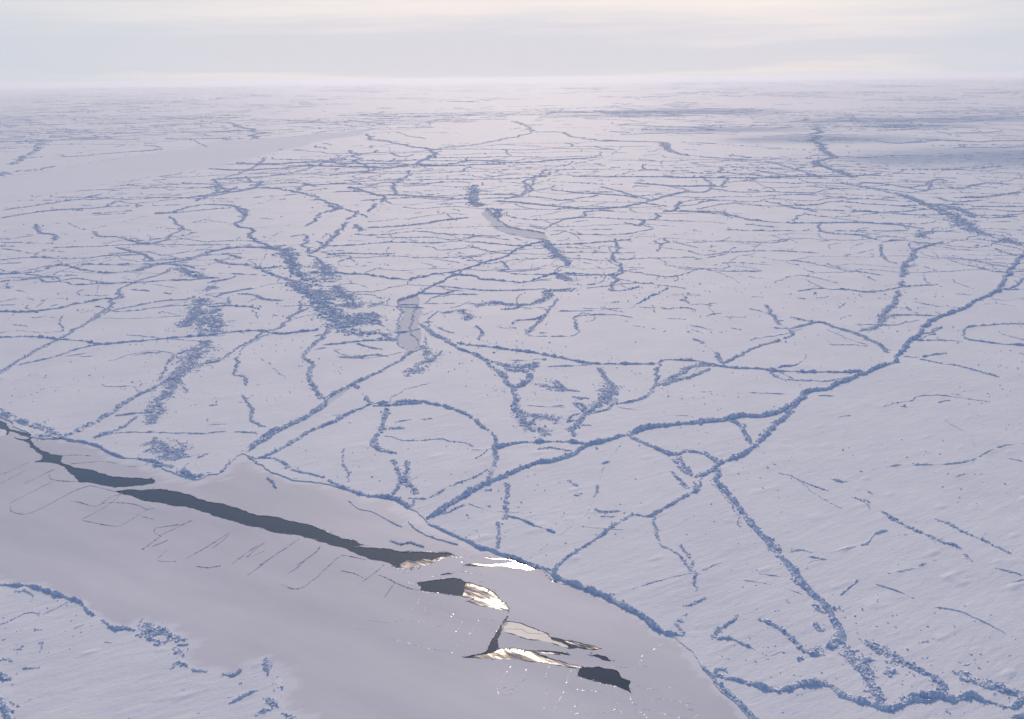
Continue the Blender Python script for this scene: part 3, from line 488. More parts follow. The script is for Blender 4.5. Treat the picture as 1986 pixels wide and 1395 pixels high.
('R',16,2.2,0.05,'-444,4686 -341,4431 -309,4014 -338,3838 -337,3674'),
('R',10,1.7,0.1,'-333,4430 -258,4657 -161,4770 -80,5036 11,5332 125,5757'),
('R',12,1.8,0.1,'127,5855 302,5820 312,5446 423,5023 538,4929 700,4831 730,4690 660,4280 685,4019 709,3967'),
('R',16,2.2,0.1,'16,7383 99,6784 231,6753'),
('R',12,2,0.1,'109,6651 125,6283 127,5855'),
('B',16,2,0.2,'-541,7858 -418,7656 -259,7784 -10,7718'),
('D',8,1.4,0.1,'512,4535 396,4011 307,3796 165,3535 128,3397'),
('R',6,1.4,0.1,'128,3397 79,3148 43,3038 50,2831 23,2654 -15,2575'),
('R',5,1.2,0.1,'126,3330 64,2982 55,2784 33,2653'),
('R',9,1.6,0.1,'-507,4291 -439,4079 -396,4172'),
('R',9,1.6,0.1,'-450,3986 -471,3856'),
('B',9,1.6,0.1,'-714,4487 -611,4055 -564,3783 -458,3537'),
('B',9,1.6,0.1,'-625,4154 -591,4469'),
('B',10,1.6,0.1,'-690,3884 -655,4109'),
('B',9,1.6,0.1,'-586,3282 -515,3404 -447,3500 -377,3679'),
('R',8,1.5,0.1,'-342,3452 -329,3253 -342,3051 -338,2870 -307,2728'),
('B',9,1.6,0.1,'-472,2933 -415,2829 -357,2689 -315,2707 -247,2658 -187,2631 -128,2585'),
('D',6,1.3,0.1,'-300,3189 -238,3213'),
('D',6,1.3,0.2,'-177,3654 -120,3497 -56,3453 43,3442 99,3435'),
('D',6,1.4,0.2,'111,3434 252,3417 373,3402 519,3351 593,3309'),
('R',9,1.7,0.1,'-43,2538 3,2515 91.7,2433.6 175.9,2373.9 263.3,2383.8 337.6,2485.8 368,2541 412,2618 473,2698'),
('R',6,1.4,0.1,'263,2859 292,2738 334,2604 354,2503'),
('B',6,1.4,0.2,'201,2724 250,2719 280,2717'),
('B',10,1.6,0.1,'-182.3,2493.6 -141.3,2490.0'),
('B',6,1.3,0.2,'-94,2708 -20,2679 23,2675'),
('B',7,1.4,0.2,'-491,2790 -414,2783'),
('B',7,1.4,0.1,'-457,2536 -421.2,2459.1 -425.7,2356.0'),
('B',7,1.3,0.3,'-337,2687 -335.4,2451.9 -334.7,2348.6'),
('B',9,1.4,0.2,'171.0,2307.6 215.7,2336.8 239.4,2318.4'),
('R',12,1.8,0.1,'718,4759 686,4389 675,4171 701,4016'),
('D',7,1.4,0.1,'795,4815 952,4654 1069,4447 1177,4257 1271,4189'),
('R',9,1.6,0.1,'733,3917 766,3867 841,3768 913,3675 940,3477 943,3268 940,3173'),
('D',6,1.3,0.2,'508,3352 579,3344 672,3267 716,3198 786,3129 860,3092'),
('R',8,1.5,0.1,'725,3467 678,3266 712,3230'),
('B',6,1.4,0.1,'670,3142 619,2924 589,2802'),
('R',7,1.5,0.1,'592,3151 573,2878 523,2694 460,2699 410,2597'),
('B',6,1.4,0.2,'554,2782 604,2686 670,2679'),
('D',5,1.2,0.1,'679,2817 657,2703'),
('R',8,1.6,0.1,'968,2813 1017,2883 1070,2827 1087,2753 1168,2817 1249,2964 1268,2909'),
('D',6,1.4,0.2,'1103,3217 1139,3090 1198,3054'),
('R',7,1.5,0.1,'1087,2753 1108,2682 1202,2864'),
('D',5,1.3,0.2,'715,2611 775,2605 809,2561 886,2514 980.6,2429.5'),
('B',5,1.3,0.2,'630.6,2478.9 663.4,2367.5 697.4,2265.0'),
('R',7,1.5,0.1,'962,2889 986,2694 1003,2584'),
('D',8,1.4,0.2,'1387,3316 1293,3073'),
('D',7,1.4,0.2,'1539,3403 1483,3173 1633,3355'),
('B',12,1.8,0.15,'1114,2513 1179,2507 1282,2579 1341,2616'),
('B',9,1.6,0.15,'1078.4,2332.4 1139.7,2327.2 1195.0,2322.6'),
('R',7,1.5,0.1,'1015.7,2148.3 1098.2,2156.5'),
('B',9,1.5,0.15,'1070,2517 1082.7,2420.6 1158.3,2451.1'),
('B',8,1.5,0.2,'1202,2765 1221,2716 1351,2848 1387,2795'),
('B',8,1.5,0.2,'350.7,2293.1 380.6,2323.3 422.0,2497.4'),
('B',8,1.5,0.2,'464.3,2456.1 519,2508'),
('R',5,1.3,0.1,'394.6,2305.7 474.0,2283.1 519.7,2157.7'),
('D',8,1.4,0.2,'474,3048 693,3969 759,3868'),
('B',8,1.5,0.2,'2600,8114 2560,7730 2261,6818'),
('D',10,1.5,0.2,'2110,8056 2227,8227'),
('D',2.2,0.8,0.1,'193.8,533.3 201.6,541.7 212.6,553.9'),
('D',2.5,0.9,0.1,'181.8,565.6 188.6,576.8 197.9,580.5 200.9,578.5'),
('D',2.2,0.8,0.15,'219.4,548.3 228.8,541.1 236.8,530.7 244.5,520.6 253.0,517.2 259.4,513.1 263.1,506.8 268.9,498.2 274.3,486.3 277.4,479.1'),
('D',2,0.8,0.15,'223.8,560.9 242.4,563.3 259.5,570.4 275.4,582.7'),
('B',2.5,0.9,0.15,'302.6,566.6 309.2,561.8 316.2,557.1'),
('D',2,0.7,0.1,'301.4,547.5 314.0,552.6'),
('D',1.5,0.5,0.2,'126.2,482.0 135.8,470.7 142.7,474.0 151.7,473.2'),
('D',1.5,0.6,0.2,'141.0,554.5 152.3,550.7 163.0,545.1 173.2,535.4'),
('D',1.5,0.5,0.2,'144.3,569.2 151.9,563.4 164.8,558.5'),
('D',2,0.7,0.2,'209.1,473.5 216.6,478.9 224.4,483.0 228.4,481.5'),
('D',2,0.8,0.2,'234.4,459.5 241.5,462.0'),
('B',3,1,0.4,'294.7,638.6 301.6,629.2 304.6,618.0 312.1,607.1 315.7,598.6 321.8,584.2'),
('D',2,0.8,0.2,'189.2,585.2 198.1,581.1 201.4,580.0'),
('D',2.2,0.9,0.2,'255.8,570.1 262.6,573.8 275.2,582.3'),
('B',3,1,0.3,'257.2,673.6 259.1,667.2'),
('B',3,1.1,0.3,'263.6,689.0 266.5,682.4'),
('R',3,1.6,0,'364.5,885.5 368.8,884.5'),
('B',3,1.2,0.2,'202.1,740.2 203.6,737.2'),
('B',3,1.2,0.2,'208.3,744.6 210.7,743.0'),
('D',2,0.8,0.1,'339.6,713.1 350.3,719.9 351.8,718.4'),
('D',2,0.8,0.1,'294.8,854.2 310.5,862.7'),
('D',2,0.7,0.2,'397.7,754.6 403.4,749.8 409.0,743.5'),
('B',4,1.2,0.3,'42.0,714.5 45.7,709.2 49.3,702.8'),
('B',3,1.1,0.3,'44.4,688.2 48.1,685.7 50.4,690.5'),
('R',2.6,1.2,0.1,'64.9,706.2 62.1,691.4 59.4,681.9'),
('B',4,1.2,0.3,'57.7,661.2 63.9,656.6 70.5,657.5 77.1,658.4'),
('B',4,1.1,0.3,'64.2,650.0 72.3,648.7'),
('R',3,1.2,0.1,'71.0,747.2 78.5,754.0'),
('D',1.5,0.5,0.2,'93.3,798.4 85.6,777.1 78.5,759.7 71.2,737.5 67.3,716.4'),
('D',1.5,0.5,0.2,'59.0,677.2 53.8,659.0 50.4,650.3 45.3,643.9'),
('D',2.2,0.3,0.1,'41.2,636.6 27.6,614.6 15.6,594.8 8.6,584.0'),
('B',5,1,0.3,'20.8,782.0 30.9,787.8 41.5,781.4 50.0,778.2'),
('B',3,1,0.2,'58.6,842.4 71.3,842.0'),
('D',2,0.8,0.1,'13.0,899.0 35.0,893.7 52.0,890.0'),
('D',2,0.7,0.1,'96.2,892.4 119.5,882.1 128.9,879.9 144.0,868.3 162.4,864.0'),
('B',4,1.3,0.2,'57.8,905.4 62.0,893.5 65.8,878.2'),
('B',4,1.3,0.2,'51.1,853.2 54.3,867.5 63.1,874.6'),
('B',6,1.4,0.2,'46.4,832.5 53.2,830.6 53.2,812.4'),
('R',2.5,1,0.1,'59.3,852.9 70.1,870.7 88.2,885.0 95.4,896.3'),
('R',4,1.8,0,'140.0,772.6 144.2,778.4 145.8,775.4'),
('R',2.5,1,0.1,'70.3,788.2 71.8,780.5'),
('D',2,0.7,0.2,'105.0,785.7 108.0,791.7'),
('R',2.5,1,0.1,'-106.4,854.6 -99.7,858.0 -92.9,861.3'),
('B',2.5,1,0.3,'-84.6,861.1 -72.9,864.3'),
('B',2.2,0.9,0.25,'-112.7,819.1 -103.2,815.5 -96.8,807.9 -88.9,807.0 -74.4,808.2 -61.1,811.0 -56.4,806.1 -40.4,799.3 -33.4,789.7'),
('B',2.2,0.8,0.5,'-142.1,789.8 -140.3,771.8 -138.0,754.4 -130.7,737.7 -128.4,716.5'),
('R',2.5,1,0.1,'-149.9,854.2 -146.4,854.1'),
('D',1.5,0.5,0.1,'-184.4,874.4 -169.1,876.5 -157.2,877.2'),
('D',1.5,0.6,0.2,'-33.2,673.7 -21.6,663.2 -12.1,657.3'),
('B',2.5,1,0.3,'-52.9,655.0 -45.7,659.3 -42.3,664.8 -35.1,672.6'),
('D',1.2,0.4,0.2,'-122.1,681.8 -112.3,667.7 -102.2,662.9 -92.4,651.7 -77.9,636.4'),
('D',1.2,0.4,0.2,'-74.2,644.7 -67.6,632.0 -57.8,621.6 -45.7,613.4 -37.6,608.3'),
('B',2,0.7,0.3,'-83.7,616.2 -76.1,610.2 -69.3,612.0 -60.0,605.0'),
('B',2,0.6,0.4,'-193.6,728.7 -186.1,718.0 -181.7,707.7'),
('D',1.5,0.5,0.3,'-174.6,725.5 -163.3,725.2'),
('D',1.5,0.5,0.3,'-81.3,717.8 -74.0,726.7'),
('D',1.5,0.5,0.3,'-35.4,782.2 -26.6,781.9'),
('B',2,0.8,0.2,'-30.4,762.8 -24.3,774.4 -21.2,783.3'),
('R',3,1.2,0,'-21.4,696.0 -16.5,698.4'),
('B',3,1,0.4,'-315.8,804.3 -312.3,813.7 -313.4,823.5'),
('B',3,1,0.4,'-304.6,797.7 -302.3,803.9 -307.8,813.6'),
('B',3,1,0.4,'-297.8,803.8 -287.1,788.0 -280.4,787.8'),
('B',3,1,0.4,'-311.4,785.7 -305.8,794.6'),
('B',2.5,0.9,0.4,'-265.9,755.2 -263.2,763.7 -255.5,781.0'),
('D',1.5,0.5,0.3,'-287.7,851.5 -271.0,854.5 -244.6,857.2'),
('B',2,0.7,0.4,'-232.6,768.6 -232.2,751.5 -233.3,740.5'),
('R',2,0.9,0.05,'-279.5,863.7 -281.7,871.0'),
('D',1.6,0.6,0.2,'-309.4,770.8 -312.6,776.7'),
('B',2,0.7,0.4,'-432.8,868.5 -428.0,863.0'),
('B',2,0.7,0.2,'-423.6,850.5 -417.6,850.3'),
('B',2.2,0.8,0.3,'-296.8,511.8 -293.0,513.2 -287.9,523.2 -280.2,523.1 -276.8,517.2'),
('B',2.2,0.8,0.4,'-306.0,548.1 -300.3,549.6 -291.7,543.1 -291.9,540.0'),
('B',2.5,1,0.3,'-275.4,484.4 -272.5,485.6 -272.9,489.5'),
('B',2.5,1,0.3,'-278.3,474.3 -274.4,474.8 -270.7,472.9'),
('B',2,0.8,0.4,'-262.8,466.6 -257.2,466.5 -253.7,466.4'),
('B',2,0.9,0.2,'-255.1,437.7 -251.0,433.3 -247.8,433.3'),
('D',1.6,0.6,0.2,'-250.8,442.6 -247.1,445.9'),
('D',1.6,0.6,0.2,'-248.4,436.0 -242.9,439.7'),
('D',1.6,0.6,0.2,'-244.1,457.3 -240.0,460.2'),
('B',2,0.7,0.3,'-274.6,505.8 -270.2,504.3'),
('B',2,0.7,0.3,'-266.1,492.0 -262.0,489.3 -260.3,484.1'),
('R',5,1.6,0.1,'-265.1,443.4 -255.1,432.3 -248.5,422.7 -244.3,416.6'),
('D',1.5,0.5,0.3,'-240.6,488.3 -236.4,490.1'),
('D',1.5,0.5,0.3,'-252.2,505.3 -247.0,510.9'),
('B',1.6,0.6,0.3,'-228.2,491.3 -224.0,489.9'),
('R',2,0.8,0,'-157.0,425.4 -155.5,424.8'),
('B',2,0.7,0.3,'-142.7,449.1 -142.0,451.4 -140.9,444.6'),
('D',1.4,0.5,0.3,'-153.9,441.4 -144.5,445.8 -139.0,450.2'),
('D',1.4,0.5,0.3,'-148.7,434.8 -141.7,440.1'),
('R',1.5,0.7,0,'-170.9,445.1 -169.7,445.6'),
]
WATER = [
'-976.2,1345.4 -567.3,955.4 -474.8,873.5 -459.5,856.9 -440.9,842.5 -427.5,833.6 -422.5,820.3 -405.6,800.7 -388.6,784.9 -377.4,781.6 -374.4,769.7 -361.4,759.3 -346.7,751.9 -336.5,747.4 -323.8,738.9 -309.2,733.1 -296.3,731.5 -284.5,729.8 -280.1,724.4 -279.8,719.2 -286.6,715.6 -297.8,713.3 -308.5,712.3 -317.1,716.4 -329.3,721.9 -340.1,723.5 -352.0,739.7 -373.4,762.5 -383.6,766.2 -396.3,768.3 -390.9,773.1 -393.9,782.0 -401.1,788.3 -412.4,800.9 -421.1,813.8 -434.8,822.3 -449.7,834.3 -455.6,834.5 -540.3,905.6 -875.7,1197.8',
'-304.0,706.0 -283.4,706.7 -264.8,707.4 -253.2,702.1 -236.6,689.5 -226.0,683.3 -216.6,680.7 -207.3,674.7 -193.8,666.4 -192.6,664.1 -182.7,658.3 -174.0,657.0 -163.5,651.2 -153.3,646.7 -144.2,642.2 -134.6,634.6 -125.0,626.2 -117.8,620.0 -110.5,618.8 -104.2,611.8 -97.7,608.8 -106.8,606.1 -91.1,604.8 -79.5,601.6 -75.0,599.7 -64.6,599.4 -52.5,598.2 -42.2,597.0 -38.5,592.3 -35.0,590.4 -43.5,590.3 -49.2,586.7 -53.0,581.4 -59.3,577.2 -65.8,575.5 -75.0,575.7 -79.8,582.0 -86.1,585.8 -92.3,587.7 -97.0,591.5 -101.7,594.3 -107.6,599.5 -115.6,606.3 -127.2,613.3 -138.0,619.5 -147.0,624.7 -158.4,628.0 -171.3,633.4 -178.9,638.8 -186.8,641.1 -192.8,644.4 -209.3,654.5 -221.3,663.7 -232.8,670.8 -249.6,675.8 -265.5,683.2 -281.7,690.7 -295.2,698.3',
'-60.8,556.7 -52.9,559.0 -45.0,561.4 -37.8,562.4 -32.8,560.3 -30.2,556.9 -24.5,554.3 -16.4,548.4 -9.9,538.8 -5.5,529.4 -7.0,534.0 -3.9,526.4 -2.8,521.9 -7.0,521.9 -11.6,524.3 -12.1,525.0 -19.8,527.4 -29.2,533.0 -24.7,536.7 -32.6,539.2 -43.8,542.6 -54.2,545.2 -57.6,546.9 -57.1,550.9',
'32.4,460.0 37.4,462.9 44.3,463.4 50.9,460.8 54.1,458.4 54.9,453.6 59.6,450.1 58.1,445.5 59.2,438.2 56.3,441.6 52.6,444.5 48.2,446.8 41.7,449.2 35.9,452.2 32.4,454.6',
'38.3,474.6 44.6,475.1 49.3,472.5 51.6,467.5 45.0,471.3',
'-7.6,500.5 -3.9,510.3 2.1,508.7 7.9,504.4 13.7,500.1 18.0,497.3 20.0,492.5 27.1,489.7 33.5,488.2 40.4,484.8 47.9,480.1 41.4,479.0 34.5,481.3 30.5,480.1 24.6,483.2 20.5,486.5 13.4,489.3 6.9,490.1 0.5,494.9 -5.3,497.7',
'-46.9,566.0 -41.4,569.3 -37.6,567.1 -42.9,565.9',
'-8.7,503.3 -8.0,506.1 -7.2,505.4 -8.2,495.1 -9.2,485.8 -9.6,481.6 -0.3,482.2 10.3,479.2 30.5,474.6 20.7,475.2 12.3,476.1 19.9,471.2 28.0,466.3 36.7,463.3 33.2,461.4 20.3,465.6 6.6,468.7 -10.8,471.4 -21.3,472.6 -30.5,474.0 -21.4,475.7 -17.3,477.5 -13.9,485.9 -11.2,497.9',
'-35.1,591.3 -24.9,590.5 -13.0,589.2 -5.7,587.9 -4.0,588.6 0.2,586.0 1.5,587.8 3.3,583.2 12.6,574.7 15.1,574.6 19.4,569.3 23.5,559.0 32.8,551.4 39.7,546.9 32.7,550.0 23.0,556.4 18.6,568.5 14.6,573.9 12.5,571.9 2.6,573.7 -7.3,576.3 -19.7,576.3 -33.1,579.2 -26.5,581.6 -17.3,580.3 -5.6,581.1 -0.6,582.4 -1.5,585.3 -12.4,586.6 -20.9,589.0 -31.1,591.1',
'-3.0,522.6 -3.9,513.8 -5.2,508.6 -7.4,505.4 -6.9,508.9 -5.0,514.6 -4.1,521.9',
]
PANES = [
('sparkling curved pane of wet slush filling the right half of the middle pool','-29.4,556.0 -24.5,553.6 -16.5,547.6 -10.2,538.1 -6.0,528.8 -7.2,533.3 -4.2,526.1 -3.3,522.5 -7.1,522.5 -11.6,524.9 -12.1,525.8 -19.8,528.3 -27.7,532.9 -23.9,536.4 -31.5,539.8 -30.6,549.5'),
('smooth pane of thin ice, toned cream for sun glare, with a crack across it','-7.0,500.5 -3.6,509.5 2.1,508.0 7.8,503.7 13.3,499.4 17.4,496.7 19.9,491.8 20.6,489.8 28.9,483.7 29.7,481.4 24.7,483.8 20.5,487.2 13.4,490.0 7.0,490.8 0.5,495.6 -5.0,498.3'),
('narrow frosted strip of wet ice beside the cream pane','27.4,489.0 33.5,487.6 40.2,484.2 46.9,480.5 41.5,479.9 34.6,482.9 30.5,485.8'),
('rough glittering strip of crushed wet ice below the cream pane','-8.1,481.2 -0.3,481.6 10.3,478.7 28.4,474.7 20.8,475.7 11.6,475.9 19.2,470.9 27.6,466.0 35.7,463.3 33.2,462.0 20.3,466.2 6.6,469.3 -10.8,472.0 -21.4,473.2 -29.1,474.1 -21.4,474.8 -13.0,476.8'),
('dull speckled slush at the lower right end of the long open crack','-73.8,576.9 -73.5,581.9 -69.5,587.2 -64.1,584.4 -61.2,588.8 -53.3,585.9 -46.9,591.3 -40.3,592.9 -38.5,591.6 -44.3,589.9 -50.0,586.4 -53.4,581.1 -59.4,577.7 -65.9,576.1'),
('blinding crescent of wet slush along the shore at the top of the glint','-32.4,582.4 -26.1,581.6 -17.3,580.6 -5.5,581.8 -0.1,583.1 -1.0,585.7 -12.4,586.6 -20.9,588.7 -29.8,590.9 -24.4,590.0 -13.0,588.6 -5.7,587.3 -4.0,587.9 0.2,585.3 1.3,586.9 2.9,582.5 11.9,574.2 11.4,573.3 2.7,575.2 -7.3,578.3 -19.8,578.0'),
]
PANE_CRACK = '-6.7,500.8 -3.2,501.8 -0.9,501.5 3.8,501.4 5.1,500.3 7.9,497.1 10.7,496.7 14.0,496.3 18.0,496.9'
SLABS = [
('pale ice slab adrift in the dark water at the left edge','-470.4,850.2 -464.1,851.8 -457.0,847.4 -451.8,837.7 -450.7,831.6 -460.6,830.6'),
('thin brownish ice slab jammed in the open crack at the left','-450.9,842.8 -442.3,838.1 -430.3,829.7 -425.3,825.3 -426.7,822.0 -438.3,827.3 -447.7,832.6'),
]
NILAS = '-884.8,1211.2 -553.4,929.9 -480.3,884.7 -454.7,856.7 -426.7,831.9 -411.7,821.6 -397.0,824.4 -383.8,817.5 -373.3,813.9 -364.5,808.9 -354.0,802.3 -344.1,791.2 -331.2,780.2 -321.3,774.0 -309.9,772.2 -298.6,767.6 -285.4,760.0 -283.1,750.1 -265.0,735.9 -255.6,729.0 -247.4,725.4 -242.1,735.3 -234.2,736.4 -231.6,757.1 -230.4,768.5 -226.3,781.7 -221.2,777.1 -211.0,762.2 -196.4,744.9 -184.5,733.7 -173.0,722.8 -158.2,719.8 -149.6,717.0 -136.2,709.0 -128.6,705.1 -119.6,697.4 -108.7,689.8 -101.9,689.6 -90.8,685.8 -82.3,678.5 -74.3,665.6 -60.1,640.1 -51.4,632.6 -43.7,624.3 -35.4,616.1 -29.0,610.1 -21.8,601.3 -16.6,600.2 -9.6,593.5 -7.4,591.6 1.1,586.8 8.5,579.5 16.7,574.0 24.5,563.2 33.0,554.7 43.6,546.3 50.9,539.8 58.0,531.9 64.9,524.2 70.2,518.2 75.3,510.8 79.9,500.9 83.5,495.3 89.7,489.1 93.9,479.9 97.7,469.7 99.6,457.5 102.5,444.7 107.0,434.7 110.1,428.1 113.1,418.7 122.4,394.2 130.1,359.7 41.0,361.0 -68.2,379.3 -99.2,413.2 -108.7,419.9 -114.8,427.8 -117.9,434.3 -120.9,446.5 -125.1,454.6 -131.7,464.2 -136.0,470.4 -140.5,469.2 -142.2,454.9 -150.0,456.4 -155.6,459.2 -163.1,461.8 -174.3,466.8 -179.6,472.4 -182.3,478.8 -187.3,487.9 -180.5,489.1 -187.0,495.9 -196.6,502.9 -202.0,505.7 -218.2,511.7 -222.8,506.2 -228.8,506.3 -237.3,512.8 -245.5,520.2 -251.8,526.2 -260.0,537.0 -268.8,541.0 -278.0,546.0 -287.4,551.0 -295.7,555.2 -303.5,558.1 -311.5,558.0 -348.6,567.1 -457.9,622.7 -670.9,743.9'
LEADS = [
('wide pale frozen lead crossing the far pack at the upper left, snow dusted and smooth','-1722,2793 -1695,3354 -1641,3499 -1623,3754 -1601,4049 -1533,4495 -1490,5202 -1212,5642 -931,6394 -782,6724 -833,5810 -968,4901 -1036,4113 -1075,3726 -1129,3475 -1200,3319 -1266,3038 -1267,2912 -1311,2777 -1351,2654 -1413.7,2276.0'),
('curved grey frozen lead of smooth ice in the middle, left of centre','-160.2,1367.6 -151.6,1382.7 -135.8,1408.9 -128.0,1348.5 -119.8,1282.1 -118.6,1241.4 -112.2,1193.5 -108.4,1149.1 -108.4,1124.0 -111.2,1096.0 -122.2,1062.3 -118.9,1100.3 -123.0,1110.0 -134.9,1136.7 -141.0,1185.6 -143.9,1242.5 -146.0,1293.9'),
('small grey frozen lead near the upper centre, bent like a boomerang','-62.5,2407.6 -49.3,2406.5 -39.1,2305.2 -21.2,2167.4 2.3,2070.0 39.3,2028.8 67.7,1989.7 71.9,1907.7 44.1,1916.3 9.2,1962.6 -16.3,2012.8 -44.0,2118.8 -58.6,2244.1'),
('slim grey frozen lead beside the long straight ridge','-161.8,976.4 -160.4,967.5 -168.7,933.0 -176.0,913.4 -182.3,894.4 -194.7,853.6 -204.2,837.0 -196.2,861.1 -185.3,891.8 -179.8,919.1 -179.5,933.4 -171.4,949.6'),
]
FINGERS = [
'-400.5,722.5 -396.6,735.5 -393.2,750.4',
'-414.0,737.3 -406.1,746.6 -399.1,767.5',
'-381.0,722.0 -376.4,736.3 -370.5,751.2',
'-369.8,740.2 -364.6,730.7 -353.6,726.4 -341.7,724.8',
'-374.2,684.8 -367.7,706.4 -361.2,725.3',
'-371.3,678.9 -365.9,669.6 -353.3,664.7 -346.1,675.9 -340.3,693.4 -334.2,709.2 -327.2,716.7',
'-330.8,687.2 -322.0,684.6 -307.5,677.2 -303.3,693.7 -297.2,698.4',
'-308.7,654.8 -302.8,668.0 -298.1,685.2 -298.1,700.8',
'-306.9,652.6 -298.1,649.1 -287.1,644.6 -277.5,643.3 -272.1,656.1 -268.4,669.4 -262.9,672.7',
'-267.2,658.2 -257.2,653.5',
'-250.6,639.5 -235.8,644.4',
'-243.1,628.0 -235.9,639.2 -228.9,651.8',
'-248.0,606.5 -242.4,626.0',
'-243.2,610.2 -235.9,619.8',
'-233.3,594.0 -231.4,606.1',
'-214.2,592.6 -205.4,609.3 -196.5,631.0',
'-196.1,627.9 -201.4,607.3',
'-182.3,584.6 -176.7,599.2 -172.1,610.5',
'-232.9,590.3 -228.1,588.4 -219.6,588.2',
'-378.5,781.6 -364.8,782.7 -352.9,780.3',
'-362.6,762.2 -347.2,766.1 -337.0,767.2 -324.5,762.5',
'-313.1,754.6 -304.9,755.5',
'-327.2,716.7 -314.5,710.0 -302.1,703.4',
'-306.5,679.5 -299.6,684.0 -279.8,680.0 -269.2,671.7',
'-251.0,640.6 -249.0,632.2 -242.4,626.0',
'-174.8,593.6 -172.4,604.7 -168.6,614.3',
'-172.2,593.5 -165.9,602.7',
'-163.6,582.4 -155.0,600.6 -146.0,619.7',
'-140.0,581.9 -129.7,607.6',
'-168.4,568.3 -162.7,582.1 -158.0,594.7',
'-143.4,570.3 -132.7,596.0',
'-144.4,556.0 -136.0,550.6 -130.0,552.5 -122.6,569.0 -114.9,591.9',
'-110.1,573.0 -101.3,569.4 -94.7,563.3',
'-94.1,559.1 -88.3,570.0 -83.8,580.3',
'-204.8,581.3 -196.7,579.3 -189.1,581.8',
'-113.7,594.6 -106.5,592.6 -96.5,587.8',
'-85.5,567.3 -78.2,561.3 -70.1,553.6 -62.5,548.6 -57.6,546.9',
'-78.1,540.2 -76.3,548.1 -74.0,556.2',
'-57.5,536.6 -59.0,527.5 -61.6,523.1',
'-48.3,518.4 -44.3,527.2 -40.8,537.8',
'-53.1,521.4 -52.0,527.4',
'-48.7,514.0 -48.3,518.4 -52.3,520.7',
'-37.7,511.7 -34.2,523.2',
'-37.4,487.6 -33.6,498.3 -29.2,515.1',
'-29.5,487.5 -24.8,498.1 -22.2,507.8 -20.1,512.7',
'-19.4,512.4 -15.6,511.9 -7.4,508.9',
'-51.6,512.7 -49.0,507.6 -42.8,504.7 -40.0,506.0 -41.3,509.6',
'-90.8,514.2 -82.2,511.8 -74.5,509.5 -65.1,512.9',
'-90.0,503.5 -79.5,501.9',
'-73.6,496.4 -67.3,491.5 -58.2,487.4 -47.0,482.6 -39.8,479.9 -32.5,476.6 -28.2,474.6',
'-16.4,482.0 -13.0,491.1 -8.8,506.1',
'-25.3,456.3 -22.0,456.8 -18.7,460.9 -14.7,468.1',
'-9.2,441.1 -5.2,457.1',
'-27.5,474.6 -26.4,483.5 -25.8,484.8',
'-33.4,479.8 -31.5,484.9',
'-36.7,572.3 -29.4,576.5 -27.0,578.2',
'-36.6,571.4 -30.8,570.4 -25.8,567.7 -19.2,565.9',
'-58.7,516.4 -57.5,519.3',
'-60.4,510.7 -54.4,510.6',
'-9.1,443.3 -6.5,452.4 -1.8,465.4',
'-9.8,441.1 -6.4,438.8 -3.2,438.2 0.8,446.6 5.8,461.7',
'-8.5,443.3 -4.5,445.5 -1.8,443.2 1.5,450.0 6.3,452.8',
'14.1,433.0 16.0,442.9 15.4,453.2 17.9,464.5',
'13.0,432.0 14.5,426.6 16.6,424.5',
'19.3,427.6 24.6,441.6',
'26.2,447.2 30.4,461.2',
'26.8,446.1 31.9,442.6 41.1,441.3 48.9,440.6 55.4,440.0',
'27.5,424.3 31.2,432.7 33.6,438.1',
'28.0,422.2 30.6,423.2 35.7,423.6',
'48.6,425.0 52.2,434.5',
'37.0,423.6 46.0,424.0 50.1,427.1 51.8,424.9 52.4,418.7',
'57.7,436.6 58.3,431.2 62.8,425.8 70.7,422.5 78.4,419.3 87.2,418.6 90.3,422.2 88.9,428.5 80.5,431.9 71.1,434.2 62.6,434.3',
'67.9,470.3 70.8,476.5 75.3,478.3 81.1,484.0 89.1,485.2 91.1,480.0',
'62.7,461.8 67.1,464.2 71.6,461.6',
'51.2,463.2 59.9,461.9',
'78.3,442.9 83.2,448.5',
'60.3,447.8 65.7,443.1 75.5,442.4',
'59.0,425.9 62.4,422.7 63.8,418.5',
'85.3,429.6 85.2,425.4 89.6,425.3',
'67.7,469.0 65.9,465.4',
'-46.1,565.6 -40.5,567.2',
'-106.9,606.7 -102.8,607.9 -97.7,608.6',  # onwards mostly bright pool rims and shore glint, laid as strips
'-79.4,601.1 -74.9,599.3 -64.6,598.9 -52.5,597.6 -42.2,596.5 -35.0,590.0',
'-35.0,589.7 -43.5,589.9 -49.1,586.2 -53.0,580.9 -59.3,576.6 -65.8,575.0 -74.9,575.2',
'-60.8,556.6 -56.9,557.8 -52.9,558.9 -45.0,561.2 -37.8,562.7',
'-38.7,596.0 -33.3,589.4 -34.0,585.8',
'-36.4,584.7 -33.2,586.4 -29.7,583.6 -34.7,582.8',
'15.0,573.9 19.2,568.8 23.5,558.5 23.6,556.2 28.1,552.7 32.7,550.3 39.6,546.1',
'33.1,460.0 32.0,454.1 35.9,452.0 41.7,449.0 48.2,446.6 52.6,444.3 56.3,441.4',
'-130.6,632.5 -120.1,623.1 -110.2,616.9',
'-56.7,546.1 -54.2,544.7 -43.8,542.1 -32.6,538.8',
'-72.8,571.3 -67.1,572.1 -66.1,570.3 -71.7,568.2',
'-75.8,568.3 -72.9,567.9',
'-69.2,560.2 -67.0,558.5 -64.7,555.6 -61.9,555.1',
'-86.2,566.5 -82.7,564.7',
'-29.4,556.9 -23.8,557.6 -18.1,556.3',
'-54.9,562.8 -49.3,564.8 -46.1,566.0',
]
